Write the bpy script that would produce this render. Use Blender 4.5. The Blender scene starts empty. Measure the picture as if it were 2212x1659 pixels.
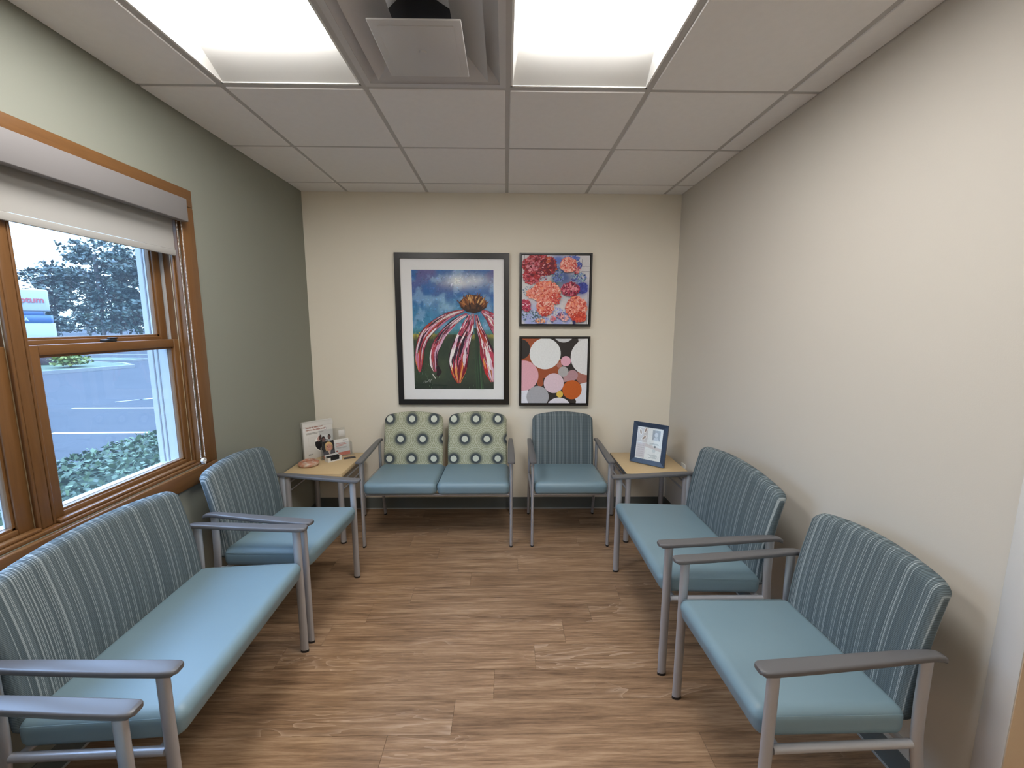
import bpy, bmesh, math, random
from mathutils import Vector, Matrix

# ------------------------------------------------------------------ camera
scene = bpy.context.scene
COL = scene.collection
FPX, PITCH, YAW, ROLL = 900.5, 0.14184, 0.01534, 0.00364
CAM = Vector((1.5659, -3.3833, 1.5587))
W, H = 2.93, 2.563                       # room width, ceiling height
YR = -5.4                                # rear wall of the space behind the camera
XC = 4.3                                 # far side of the space to the right

cd = bpy.data.cameras.new('camera')
cam = bpy.data.objects.new('camera', cd)
COL.objects.link(cam)
cp, sp, cy, sy = math.cos(PITCH), math.sin(PITCH), math.cos(YAW), math.sin(YAW)
fwd = Vector((sy * cp, cy * cp, -sp)); rgt = Vector((cy, -sy, 0)); upv = rgt.cross(fwd)
cr, sr = math.cos(ROLL), math.sin(ROLL)
r2, u2 = cr * rgt + sr * upv, -sr * rgt + cr * upv
m = Matrix((r2, u2, -fwd)).transposed().to_4x4(); m.translation = CAM
cam.matrix_world = m
cd.sensor_fit = 'HORIZONTAL'; cd.sensor_width = 36.0
cd.lens = FPX / 2212 * 36.0
cd.clip_start = 0.02; cd.clip_end = 500
scene.camera = cam

# ------------------------------------------------------------------ world and exposure
scene.view_settings.view_transform = 'Standard'
scene.view_settings.look = 'None'
scene.view_settings.gamma = 1.0
scene.view_settings.use_curve_mapping = False
scene.view_settings.exposure = 0.66
LAMP = 12.0                               # radiance of the ceiling light lenses
SKY = 3.2

world = bpy.data.worlds.new('sky'); scene.world = world
world.use_nodes = True
nt = world.node_tree; nt.nodes.clear()
o = nt.nodes.new('ShaderNodeOutputWorld'); bg = nt.nodes.new('ShaderNodeBackground')
tc = nt.nodes.new('ShaderNodeTexCoord'); sx = nt.nodes.new('ShaderNodeSeparateXYZ')
rp = nt.nodes.new('ShaderNodeValToRGB')
rp.color_ramp.elements[0].position = 0.0; rp.color_ramp.elements[0].color = (0.27, 0.385, 0.45, 1)
rp.color_ramp.elements[1].position = 1.0; rp.color_ramp.elements[1].color = (1.35, 2.1, 3.5, 1)
nt.links.new(tc.outputs['Generated'], sx.inputs[0]); nt.links.new(sx.outputs['Z'], rp.inputs[0])
nt.links.new(rp.outputs[0], bg.inputs[0]); bg.inputs[1].default_value = SKY
nt.links.new(bg.outputs[0], o.inputs[0])

# ------------------------------------------------------------------ helpers
def lin(c):
    return tuple(((x / 255) / 12.92 if x / 255 <= 0.04045 else ((x / 255 + 0.055) / 1.055) ** 2.4) for x in c)

class N:
    """small node-graph helper around one material"""
    def __init__(s, name):
        s.m = bpy.data.materials.new(name); s.m.use_nodes = True
        s.t = s.m.node_tree; s.b = s.t.nodes['Principled BSDF']; s.out = s.t.nodes['Material Output']
    def n(s, kind, **kw):
        x = s.t.nodes.new(kind)
        for k, v in kw.items(): setattr(x, k, v)
        return x
    def link(s, a, b): s.t.links.new(a, b)
    def math(s, op, a, b=None, clamp=False):
        x = s.n('ShaderNodeMath', operation=op, use_clamp=clamp)
        for i, v in enumerate((a, b)):
            if v is None: continue
            if isinstance(v, (int, float)): x.inputs[i].default_value = v
            else: s.link(v, x.inputs[i])
        return x.outputs[0]
    def mix(s, fac, a, b, mode='MIX'):
        x = s.n('ShaderNodeMix', data_type='RGBA', blend_type=mode)
        for sock, v in ((x.inputs[0], fac), (x.inputs[6], a), (x.inputs[7], b)):
            if isinstance(v, (int, float)): sock.default_value = v
            elif isinstance(v, tuple): sock.default_value = v if len(v) == 4 else (*v, 1)
            else: s.link(v, sock)
        return x.outputs[2]
    def ramp(s, fac, stops):
        x = s.n('ShaderNodeValToRGB'); cr_ = x.color_ramp
        while len(cr_.elements) < len(stops): cr_.elements.new(0.5)
        for e, (p, c) in zip(cr_.elements, stops):
            e.position = p; e.color = (*c, 1) if len(c) == 3 else c
        s.link(fac, x.inputs[0]); return x.outputs[0]
    def obj(s): return s.n('ShaderNodeTexCoord').outputs['Object']
    def noise(s, vec, scale, detail=2, rough=0.5, dist=0.0):
        x = s.n('ShaderNodeTexNoise'); x.inputs['Scale'].default_value = scale
        x.inputs['Detail'].default_value = detail; x.inputs['Roughness'].default_value = rough
        x.inputs['Distortion'].default_value = dist
        if vec is not None: s.link(vec, x.inputs['Vector'])
        return x.outputs['Fac']
    def mapping(s, vec, scale=(1, 1, 1), loc=(0, 0, 0)):
        x = s.n('ShaderNodeMapping'); x.inputs['Scale'].default_value = scale; x.inputs['Location'].default_value = loc
        s.link(vec, x.inputs[0]); return x.outputs[0]
    def bump(s, h, strength=0.2, dist=0.002):
        x = s.n('ShaderNodeBump'); x.inputs['Strength'].default_value = strength; x.inputs['Distance'].default_value = dist
        s.link(h, x.inputs['Height']); s.link(x.outputs[0], s.b.inputs['Normal'])
    def col(s, v):
        if isinstance(v, tuple): s.b.inputs['Base Color'].default_value = (*v[:3], 1)
        else: s.link(v, s.b.inputs['Base Color'])
    def set(s, rough=None, metal=None, spec=None, coat=None):
        if rough is not None: s.b.inputs['Roughness'].default_value = rough
        if metal is not None: s.b.inputs['Metallic'].default_value = metal
        if spec is not None: s.b.inputs['Specular IOR Level'].default_value = spec
        if coat is not None: s.b.inputs['Coat Weight'].default_value = coat

def plain(name, c, rough=0.5, metal=0.0, spec=0.5, var=0.0, vscale=6, bump=0.0, bscale=200, bdist=0.001):
    g = N(name)
    if var:
        f = g.noise(g.obj(), vscale, 3)
        g.col(g.mix(f, tuple(x * (1 - var) for x in c), tuple(min(1, x * (1 + var)) for x in c)))
    else: g.col(c)
    g.set(rough, metal, spec)
    if bump: g.bump(g.noise(g.obj(), bscale, 2), bump, bdist)
    return g.m

def glass(name, tint=(1, 1, 1), gloss_rough=0.0, veil=0.0):
    g = N(name); t = g.t; t.nodes.remove(g.b)
    tr = g.n('ShaderNodeBsdfTransparent'); tr.inputs[0].default_value = (*tint, 1)
    gl = g.n('ShaderNodeBsdfGlossy'); gl.inputs['Roughness'].default_value = gloss_rough
    lw = g.n('ShaderNodeLayerWeight'); lw.inputs[0].default_value = 0.5
    fac = g.math('ADD', 0.022, g.math('MULTIPLY', g.math('POWER', lw.outputs['Facing'], 5.0), 0.9))
    mx = g.n('ShaderNodeMixShader')
    g.link(fac, mx.inputs[0]); g.link(tr.outputs[0], mx.inputs[1]); g.link(gl.outputs[0], mx.inputs[2])
    if veil:
        tl = g.n('ShaderNodeBsdfTranslucent'); tl.inputs[0].default_value = (0.9, 0.95, 1.0, 1)
        m2 = g.n('ShaderNodeMixShader'); m2.inputs[0].default_value = veil
        g.link(mx.outputs[0], m2.inputs[1]); g.link(tl.outputs[0], m2.inputs[2]); mx = m2
    g.link(mx.outputs[0], g.out.inputs[0]); return g.m

class MB:
    def __init__(s): s.v = []; s.f = []; s.c = []
    def poly(s, pts, col=None):
        i = len(s.v); s.v += [tuple(p) for p in pts]; s.f.append(tuple(range(i, i + len(pts)))); s.c.append(col); return s
    def box(s, x0, x1, y0, y1, z0, z1):
        x0, x1 = min(x0, x1), max(x0, x1); y0, y1 = min(y0, y1), max(y0, y1); z0, z1 = min(z0, z1), max(z0, z1)
        i = len(s.v)
        s.v += [(x0, y0, z0), (x1, y0, z0), (x1, y1, z0), (x0, y1, z0), (x0, y0, z1), (x1, y0, z1), (x1, y1, z1), (x0, y1, z1)]
        for q in ((0, 3, 2, 1), (4, 5, 6, 7), (0, 1, 5, 4), (1, 2, 6, 5), (2, 3, 7, 6), (3, 0, 4, 7)):
            s.f.append(tuple(i + k for k in q)); s.c.append(None)
        return s
    def sweep(s, path, sections, ref=(1, 0, 0), cap=True):
        """path: points; sections: list (one per point) of (a, b) lists; a along ref, b along tangent x ref"""
        path = [Vector(p) for p in path]; ref = Vector(ref); base = len(s.v); n = len(sections[0])
        for k, p in enumerate(path):
            t = (path[min(k + 1, len(path) - 1)] - path[max(k - 1, 0)]).normalized()
            a = (ref - t * ref.dot(t)).normalized(); b = t.cross(a)
            for (u, w) in sections[k]: s.v.append(tuple(p + a * u + b * w))
        for k in range(len(path) - 1):
            for j in range(n):
                a0 = base + k * n + j; a1 = base + k * n + (j + 1) % n
                s.f.append((a0, a1, a1 + n, a0 + n)); s.c.append(None)
        if cap:
            s.f.append(tuple(base + j for j in reversed(range(n)))); s.c.append(None)
            e = base + (len(path) - 1) * n
            s.f.append(tuple(e + j for j in range(n))); s.c.append(None)
        return s
    def tube(s, path, ra, rb=None, n=14, ref=(1, 0, 0)):
        rb = rb or ra
        sec = [(ra * math.cos(2 * math.pi * k / n), rb * math.sin(2 * math.pi * k / n)) for k in range(n)]
        return s.sweep(path, [sec] * len(path), ref)
    def lathe(s, prof, c=(0, 0, 0), n=32, cap=True):
        base = len(s.v); k = len(prof)
        for j in range(n):
            a = 2 * math.pi * j / n
            for (r, z) in prof: s.v.append((c[0] + r * math.cos(a), c[1] + r * math.sin(a), c[2] + z))
        for j in range(n):
            for i in range(k - 1):
                a0 = base + j * k + i; b0 = base + ((j + 1) % n) * k + i
                s.f.append((a0, b0, b0 + 1, a0 + 1)); s.c.append(None)
        return s
    def mesh(s, name, smooth=None):
        me = bpy.data.meshes.new(name); me.from_pydata(s.v, [], s.f); me.update()
        if any(c is not None for c in s.c):
            at = me.color_attributes.new('paint', 'FLOAT_COLOR', 'CORNER'); k = 0
            for fi, f in enumerate(s.f):
                c = s.c[fi]
                for j in range(len(f)):
                    cc = c[j] if c and isinstance(c[0], (tuple, list)) else (c or (1, 1, 1))
                    at.data[k].color = (*cc[:3], 1); k += 1
        if smooth is not None:
            bm = bmesh.new(); bm.from_mesh(me); bmesh.ops.recalc_face_normals(bm, faces=bm.faces); bm.to_mesh(me); bm.free()
            me.shade_smooth(); me.set_sharp_from_angle(angle=math.radians(smooth))
        return me

def link(name, me, mat=None, parent=None, label=None, cat=None, group=None, kind=None):
    if isinstance(me, MB): me = me.mesh(name)
    o_ = bpy.data.objects.new(name, me); COL.objects.link(o_)
    if mat is not None and me is not None and not me.materials: me.materials.append(mat)
    if parent is not None: o_.parent = parent
    if label: o_['label'] = label
    if cat: o_['category'] = cat
    if group: o_['group'] = group
    if kind: o_['kind'] = kind
    return o_

def thing(name, label, cat, loc=(0, 0, 0), rz=0.0, group=None):
    o_ = link(name, None, label=label, cat=cat, group=group)
    o_.location = loc; o_.rotation_euler = (0, 0, rz); o_.empty_display_size = 0.1
    return o_

def rbox(name, x0, x1, y0, y1, z0, z1, r, seg=3, smooth=50):
    me = MB().box(x0, x1, y0, y1, z0, z1).mesh(name)
    bm = bmesh.new(); bm.from_mesh(me)
    bmesh.ops.bevel(bm, geom=bm.edges[:], offset=r, segments=seg, profile=0.5, affect='EDGES', clamp_overlap=True)
    bmesh.ops.recalc_face_normals(bm, faces=bm.faces)
    bm.to_mesh(me); bm.free(); me.shade_smooth(); me.set_sharp_from_angle(angle=math.radians(smooth))
    return me

def text_mesh(txt, size, extrude=0.0002, bold=0.0):
    c = bpy.data.curves.new('lettering', 'FONT'); c.body = txt; c.size = size; c.extrude = extrude; c.offset = bold
    c.resolution_u = 3
    t = bpy.data.objects.new('lettering', c); COL.objects.link(t)
    dg = bpy.context.evaluated_depsgraph_get()
    me = bpy.data.meshes.new_from_object(t.evaluated_get(dg))
    bpy.data.objects.remove(t); bpy.data.curves.remove(c)
    return me

def mat_basis(origin, ux, uz):
    """matrix whose local x is ux, local z is uz, local y is uz x ux (pointing away from the viewer)"""
    ux = Vector(ux).normalized(); uz = Vector(uz).normalized(); uy = uz.cross(ux)
    mm = Matrix((ux, uy, uz)).transposed().to_4x4(); mm.translation = Vector(origin); return mm

# ------------------------------------------------------------------ materials
M = {}
def wall_mat(name, c):
    g = N(name); v = g.obj()
    g.col(g.mix(g.noise(v, 1.3, 2), tuple(x * 0.98 for x in c), tuple(x * 1.02 for x in c)))
    g.set(0.6, 0, 0.35); g.bump(g.noise(v, 260, 2), 0.12, 0.0015); return g.m
M['wall_cream_lit'] = wall_mat('cream wall paint', (0.83, 0.775, 0.66))  # lit copy of the wall paint: stronger light put into the colour
M['wall_right'] = wall_mat('pale greige wall paint', (0.665, 0.625, 0.56))  # same paint as the back wall, weaker light put into the colour
M['wall_green'] = wall_mat('sage green wall paint', (0.262, 0.270, 0.228))
M['wall_tan'] = wall_mat('tan wall face', (0.60, 0.45, 0.30))  # warmer and more tan than the other wall colours
M['tile'] = plain('ceiling tile', (0.88, 0.86, 0.845), 0.9, 0, 0.2, var=0.03, vscale=30, bump=0.25, bscale=420, bdist=0.001)
M['tee'] = plain('painted steel tee', (0.50, 0.48, 0.465), 0.5)
M['plenum'] = plain('ceiling deck', (0.3, 0.3, 0.3), 0.9)
M['cove'] = plain('grey vinyl cove base', (0.135, 0.15, 0.145), 0.4, var=0.05)
M['caulk'] = plain('pale caulk line', (0.42, 0.43, 0.42), 0.5)
M['guard'] = plain('white corner guard', (0.80, 0.79, 0.77), 0.5)
M['vinyl'] = plain('teal vinyl', (0.180, 0.270, 0.315), 0.42, 0, 0.5, var=0.03, vscale=9, bump=0.10, bscale=700, bdist=0.0005)
M['metal'] = plain('silver powder coat', (0.45, 0.455, 0.48), 0.33, 0.4, 0.5)
M['arm'] = plain('grey moulded plastic', (0.118, 0.116, 0.120), 0.36, 0, 0.5, bump=0.08, bscale=900, bdist=0.0003)
M['black'] = plain('black plastic', (0.012, 0.012, 0.013), 0.4)
M['darksup'] = plain('dark steel', (0.05, 0.05, 0.055), 0.45, 0.4)
M['chrome'] = plain('chrome', (0.8, 0.8, 0.82), 0.15, 1.0)
M['white'] = plain('white plastic', (0.78, 0.78, 0.76), 0.35)
M['card'] = plain('white card', (0.74, 0.73, 0.70), 0.6)
M['frame_black'] = plain('dark espresso frame', (0.012, 0.010, 0.009), 0.35, var=0.2, vscale=40)
M['mat_board'] = plain('white mat board', (0.90, 0.90, 0.90), 0.7)
M['tinted'] = plain('dark grained frame tinted by window reflection', (0.035, 0.055, 0.10), 0.3, 0, 0.6, var=0.25, vscale=60)  # dark wood with the window's blue reflection put into its colour
M['dark_edge'] = plain('grey edge laminate', (0.11, 0.105, 0.10), 0.4)
M['pane'] = glass('window pane', (0.95, 0.98, 1.0), 0.0, 0.016)
M['picture_glass'] = glass('picture glass')
M['acrylic'] = glass('clear acrylic', (0.93, 0.94, 0.95), 0.02)
M['fascia'] = plain('grey aluminium fascia', (0.205, 0.193, 0.194), 0.45, 0.0)
M['liner'] = plain('white jamb liner', (0.42, 0.43, 0.44), 0.4)
M['strip'] = plain('pale weatherstrip', (0.48, 0.38, 0.24), 0.5)
M['light_white'] = plain('white enamel', (0.82, 0.81, 0.78), 0.35)
M['vent'] = plain('grey white enamel', (0.60, 0.585, 0.58), 0.4)

def wood(name, c0, c1, scale=(1, 1, 1), rough=0.35):
    g = N(name); v = g.mapping(g.obj(), scale)
    f = g.noise(v, 6, 5, 0.6, 0.6)
    g.col(g.mix(f, c0, c1)); g.set(rough, 0, 0.5); g.bump(f, 0.05, 0.001); return g.m
M['oak_y'] = wood('stained window wood, grain along the wall', (0.120, 0.053, 0.016), (0.205, 0.096, 0.033), (14, 1, 14))
M['oak_z'] = wood('stained window wood, upright grain', (0.120, 0.053, 0.016), (0.205, 0.096, 0.033), (14, 14, 1))
M['maple'] = wood('maple laminate', (0.56, 0.41, 0.22), (0.66, 0.50, 0.29), (3, 14, 14), 0.4)

def floor_mat():
    g = N('wood plank vinyl'); ob = g.obj()
    inf = g.n('ShaderNodeObjectInfo').outputs['Random']
    off = g.n('ShaderNodeVectorMath', operation='SCALE'); off.inputs[0].default_value = (37.0, 91.0, 53.0)
    g.link(inf, off.inputs['Scale'])
    ad = g.n('ShaderNodeVectorMath', operation='ADD'); g.link(ob, ad.inputs[0]); g.link(off.outputs[0], ad.inputs[1])
    v = g.mapping(ad.outputs[0], (1.0, 7.0, 1.0))
    wv = g.n('ShaderNodeTexNoise'); wv.inputs['Scale'].default_value = 1.3; wv.inputs['Detail'].default_value = 3
    wv.inputs['Distortion'].default_value = 0.5; g.link(v, wv.inputs['Vector'])
    rings = g.math('FRACT', g.math('MULTIPLY', wv.outputs['Fac'], 13.0))
    cath = g.math('POWER', rings, 5.0)
    vf = g.mapping(ad.outputs[0], (5.0, 90.0, 1.0))
    fine = g.noise(vf, 1.0, 5, 0.7)
    vm = g.mapping(ad.outputs[0], (1.6, 22.0, 1.0)); mid = g.noise(vm, 1.0, 4, 0.6)
    base = g.ramp(g.math('ADD', g.math('MULTIPLY', fine, 0.6), g.math('MULTIPLY', mid, 0.4)),
                  [(0.32, (0.105, 0.058, 0.031)), (0.50, (0.285, 0.171, 0.096)), (0.68, (0.48, 0.32, 0.195))])
    spots = g.ramp(g.noise(g.mapping(ad.outputs[0], (1.1, 4.0, 1.0)), 1.4, 2), [(0.50, (0, 0, 0)), (0.66, (1, 1, 1))])
    c = g.mix(g.math('MULTIPLY', g.math('MULTIPLY', cath, spots), 0.55), base, (0.60, 0.43, 0.30))
    tone = g.math('ADD', 0.93, g.math('MULTIPLY', inf, 0.14))
    cm = g.n('ShaderNodeVectorMath', operation='SCALE'); g.link(c, cm.inputs[0]); g.link(tone, cm.inputs['Scale'])
    g.col(cm.outputs[0]); g.set(0.42, 0, 0.4); g.bump(fine, 0.15, 0.001)
    return g.m
M['floor'] = floor_mat()

def stripe_mat():
    g = N('striped teal upholstery'); ob = g.obj()
    sp_ = g.n('ShaderNodeSeparateXYZ'); g.link(ob, sp_.inputs[0]); X, Z = sp_.outputs['X'], sp_.outputs['Z']
    def wn(scale, seed):
        w_ = g.n('ShaderNodeTexWhiteNoise', noise_dimensions='1D')
        g.link(g.math('ADD', g.math('FLOOR', g.math('MULTIPLY', X, scale)), seed), w_.inputs['W']); return w_.outputs['Value']
    a = wn(520, 3.0); b = wn(340, 57.0)
    dens = g.noise(g.mapping(ob, (1, 0, 0)), 24, 3, 0.6)
    light = g.math('GREATER_THAN', g.math('ADD', a, g.math('MULTIPLY', dens, 0.75)), 1.20)
    dark = g.math('GREATER_THAN', b, 0.72)
    base = g.mix(b, (0.080, 0.108, 0.122), (0.150, 0.185, 0.198))
    base = g.mix(g.math('MULTIPLY', dark, 0.55), base, (0.042, 0.062, 0.070))
    c = g.mix(g.math('MULTIPLY', light, 0.75), base, (0.34, 0.385, 0.395))
    weave = g.math('SINE', g.math('MULTIPLY', Z, 1250.0))
    wv = g.math('ADD', 1.0, g.math('MULTIPLY', weave, 0.26))
    cm = g.n('ShaderNodeVectorMath', operation='SCALE'); g.link(c, cm.inputs[0]); g.link(wv, cm.inputs['Scale'])
    g.col(cm.outputs[0]); g.set(0.85, 0, 0.25); g.bump(weave, 0.12, 0.0004); return g.m
M['stripe'] = stripe_mat()

def burst_mat():
    """green cloth: staggered pale discs in dark rings with spiralling dots around them"""
    g = N('green cloth with dotted sunbursts'); ob = g.obj()
    sp_ = g.n('ShaderNodeSeparateXYZ'); g.link(ob, sp_.inputs[0]); X, Z = sp_.outputs['X'], sp_.outputs['Z']
    PX, PZ = 0.174, 0.308
    def cell(x, p, off):
        t = g.math('DIVIDE', g.math('SUBTRACT', x, off), p)
        return g.math('MULTIPLY', g.math('SUBTRACT', g.math('FRACT', g.math('ADD', t, 100.5)), 0.5), p)
    def latt(ox, oz):
        dx, dz = cell(X, PX, ox), cell(Z, PZ, oz)
        d = g.math('SQRT', g.math('ADD', g.math('MULTIPLY', dx, dx), g.math('MULTIPLY', dz, dz)))
        return dx, dz, d
    a = latt(-0.012, 0.815); b = latt(-0.012 + PX / 2, 0.815 - PZ / 2)
    first = g.math('LESS_THAN', a[2], b[2])
    def sel(u, v): return g.math('ADD', g.math('MULTIPLY', u, first), g.math('MULTIPLY', v, g.math('SUBTRACT', 1.0, first)))
    dx, dz, d = sel(a[0], b[0]), sel(a[1], b[1]), g.math('MINIMUM', a[2], b[2])
    th = g.math('ARCTAN2', dz, dx); lr = g.math('LOGARITHM', g.math('MAXIMUM', d, 0.004), 2.71828)
    s1 = g.math('SINE', g.math('ADD', g.math('MULTIPLY', th, 30.0), g.math('MULTIPLY', lr, 20.0)))
    s2 = g.math('SINE', g.math('SUBTRACT', g.math('MULTIPLY', th, 30.0), g.math('MULTIPLY', lr, 20.0)))
    dots = g.math('GREATER_THAN', g.math('MULTIPLY', s1, s2), 0.05)
    ring = g.ramp(g.math('DIVIDE', d, 0.11), [(0.0, (0.062, 0.076, 0.084)), (0.36, (0.062, 0.076, 0.084)), (0.56, (0.16, 0.175, 0.085)), (1.0, (0.25, 0.255, 0.125))])
    ground = (0.53, 0.54, 0.41)
    fall = g.ramp(g.math('DIVIDE', d, 0.11), [(0.30, (1, 1, 1)), (0.45, (0.95, 0.95, 0.95)), (0.98, (0.6, 0.6, 0.6))])
    near = g.ramp(g.math('DIVIDE', d, 0.11), [(0.33, (1, 1, 1)), (0.56, (0, 0, 0))])
    dotm = g.math('MAXIMUM', g.math('MULTIPLY', dots, fall), near)
    c = g.mix(dotm, ground, ring)
    disc = g.math('LESS_THAN', d, 0.0245)
    c = g.mix(disc, c, (0.60, 0.63, 0.53))
    g.col(c); g.set(0.85, 0, 0.25); g.bump(g.noise(ob, 900, 1), 0.1, 0.0004); return g.m
M['burst'] = burst_mat()

def paint_mat(name, rough=0.5, relief=0.25):
    g = N(name); at = g.n('ShaderNodeVertexColor', layer_name='paint')
    v = g.obj(); f = g.noise(v, 90, 4, 0.65)
    cm = g.n('ShaderNodeVectorMath', operation='SCALE'); g.link(at.outputs[0], cm.inputs[0])
    g.link(g.math('ADD', 0.92, g.math('MULTIPLY', f, 0.36)), cm.inputs['Scale'])
    g.col(cm.outputs[0]); g.set(rough, 0, 0.4); g.bump(f, relief, 0.001); return g.m
M['paint'] = paint_mat('brushed paint')
M['print'] = paint_mat('flat print', 0.55, 0.02)

def fabric_shade():
    g = N('roller shade fabric'); ob = g.obj(); t = g.t
    g.col((0.46, 0.445, 0.42)); g.set(0.8, 0, 0.2)
    tl = g.n('ShaderNodeBsdfTranslucent'); tl.inputs[0].default_value = (0.55, 0.52, 0.46, 1)
    mx = g.n('ShaderNodeMixShader'); mx.inputs[0].default_value = 0.22
    g.link(g.b.outputs[0], mx.inputs[1]); g.link(tl.outputs[0], mx.inputs[2]); g.link(mx.outputs[0], g.out.inputs[0])
    g.bump(g.noise(ob, 800, 1), 0.1, 0.0004); return g.m
M['shade'] = fabric_shade()

def emit(name, c, s):
    g = N(name); e = g.n('ShaderNodeEmission'); e.inputs[0].default_value = (*c, 1); e.inputs[1].default_value = s
    g.link(e.outputs[0], g.out.inputs[0]); return g.m
M['lens_end'] = emit('dim translucent lens end', (1.0, 0.98, 0.95), LAMP * 0.8)
M['lens'] = emit('lit lens', (1.0, 0.98, 0.95), LAMP)

# ------------------------------------------------------------------ room shell
T = 0.61
GX0, GY0 = 0.3526, -0.2086
# floor: substrate + planks as pieces
fl = link('floor', MB().box(-0.02, XC, YR, 0.02, -0.06, -0.004), plain('floor substrate', (0.03, 0.02, 0.015), 0.8), kind='structure')
PW, PL = 0.152, 1.2
known = {-0.772: 1.647, -0.924: 1.352, -1.076: 2.226, -1.228: 2.028, -1.38: 1.866, -1.532: 1.707, -1.684: 1.517, -1.836: 1.357, -1.988: 1.116}
random.seed(5)
rows = []
y = -0.772 + PW * 6
while y > YR:
    y0, y1 = max(YR, y - PW), min(0.0, y)
    key = [k for k in known if abs(k - y) < 0.02]
    j = known[key[0]] if key else random.uniform(0, PL)
    if y1 - y0 > 0.005: rows.append((y0, y1, j))
    y -= PW
plank_meshes = {}
for (y0, y1, j) in rows:
    x = j
    while x > 0: x -= PL
    xm = XC if y1 < -2.45 else W
    while x < xm:
        a, b = max(0.0, x), min(xm, x + PL)
        if b - a > 0.01:
            key = (round(b - a, 3), round(y1 - y0, 3))
            if key not in plank_meshes:
                hw, hh, g_ = key[0] / 2, key[1] / 2, 0.0004
                plank_meshes[key] = rbox('plank', -hw + g_, hw - g_, -hh + g_, hh - g_, -0.004, 0.0, 0.0006, 1, 30)
            p = link('plank', plank_meshes[key], M['floor'], fl); p.location = ((a + b) / 2, (y0 + y1) / 2, 0)
        x += PL

# ceiling: deck + tees + tiles
ce = link('ceiling', MB().box(-0.15, XC, YR, 0.12, H + 0.24, H + 0.30), M['plenum'], kind='structure')
def on_room(xm, ym): return (xm < W) or (ym < -2.42)
xs = [0.0] + [GX0 + T * k for k in range(7) if GX0 + T * k < XC] + [XC]
ys = [0.0] + [GY0 - T * k for k in range(9) if GY0 - T * k > YR] + [YR]
LIGHTS = [(0, 2), (2, 2), (3, 6)]     # (column index after line A, row index), each 1 x 2 tiles; last is an added unseen fill light
def cell_is_light(cx_, cy_):
    return any(cx_ == c + 1 and cy_ in (r + 1, r + 2) for (c, r) in LIGHTS)
tile_meshes = {}
for i in range(len(xs) - 1):
    for j in range(len(ys) - 1):
        x0, x1, y1, y0 = xs[i], xs[i + 1], ys[j], ys[j + 1]
        if x0 < W < x1 and y1 > -2.42: x1 = W
        if x0 >= W and y0 > -2.42: continue
        if cell_is_light(i, j) or (i == 2 and j == 3): continue
        a, b, c, d = x0 + 0.011, x1 - 0.011, y0 + 0.011, y1 - 0.011
        if x0 == 0.0: a = 0.002
        if x1 in (W, XC): b = x1 - 0.002
        if y1 == 0.0: d = -0.002
        key = (round(b - a, 3), round(d - c, 3))
        if key not in tile_meshes:
            hw, hh = key[0] / 2, key[1] / 2
            tile_meshes[key] = rbox('tile', -hw, hw, -hh, hh, -0.005, 0.012, 0.003, 1, 20)
        t = link('tile', tile_meshes[key], M['tile'], ce); t.location = ((a + b) / 2, (c + d) / 2, H)
for x in xs[1:-1]:
    y1 = 0.0 if x < W else -2.42
    link('grid_tee', MB().box(x - 0.012, x + 0.012, YR, y1, H - 0.001, H + 0.002).box(x - 0.002, x + 0.002, YR, y1, H + 0.002, H + 0.035), M['tee'], ce)
for y in ys[1:-1]:
    xm = XC if y < -2.42 else W
    for k in range(len(xs) - 1):
        a, b = xs[k] + 0.0125, min(xs[k + 1] - 0.0125, xm)
        if xs[k] >= xm: break
        if cell_is_light(k, ys.index(y)) and cell_is_light(k, ys.index(y) - 1): continue
        link('grid_tee', MB().box(a, b, y - 0.012, y + 0.012, H - 0.001, H + 0.002).box(a, b, y - 0.002, y + 0.002, H + 0.002, H + 0.035), M['tee'], ce)
# wall angle along the walls
link('wall_angle', MB().box(0.0005, 0.02, YR, -0.0005, H + 0.001, H + 0.0025), M['tee'], ce)
link('wall_angle', MB().box(W - 0.02, W - 0.0005, -2.42, -0.0005, H + 0.001, H + 0.0025), M['tee'], ce)
link('wall_angle', MB().box(0.0005, W - 0.0005, -0.02, -0.0005, H + 0.001, H + 0.0025), M['tee'], ce)

# walls
OY0, OY1, OZ0, OZ1 = -2.705, -1.284, 0.841, 2.118     # window opening in the left wall
WT = 0.13
wl = MB().box(-WT, 0, YR, OY0, -0.06, H + 0.24).box(-WT, 0, OY1, 0.12, -0.06, H + 0.24)
wl.box(-WT, 0, OY0, OY1, -0.06, OZ0).box(-WT, 0, OY0, OY1, OZ1, H + 0.24)
link('wall_left', wl, M['wall_green'], kind='structure')
link('wall_back', MB().box(0, W + 0.12, 0, 0.12, -0.06, H + 0.24), M['wall_cream_lit'], kind='structure')
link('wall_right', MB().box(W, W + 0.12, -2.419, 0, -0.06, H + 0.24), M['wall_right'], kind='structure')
link('wall_end', MB().box(W, W + 0.12, -2.421, -2.419, 0.0, H + 0.24), M['wall_tan'], kind='structure')
link('wall_corridor', MB().box(XC, XC + 0.1, YR, -1.9, -0.06, H + 0.24), M['wall_cream_lit'], kind='structure')
link('wall_corridor_end', MB().box(W + 0.12, XC, -2.0, -1.9, -0.06, H + 0.24), M['wall_cream_lit'], kind='structure')
link('wall_rear', MB().box(-0.13, XC + 0.1, YR - 0.1, YR, -0.06, H + 0.24), M['wall_cream_lit'], kind='structure')
link('trim_1', rbox('trim_1', W - 0.0022, W - 0.0001, -2.4185, -2.352, 0.102, 2.4, 0.0008, 1), M['guard'], kind='structure')
def cove(name, x0, x1, y0, y1, ax):
    mb = MB().box(x0, x1, y0, y1, 0.008, 0.102)
    o_ = link(name, mb, M['cove'], kind='structure')
    return o_
bb = cove('baseboard_back', 0.004, W - 0.004, -0.004, -0.0002, 'x')
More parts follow.
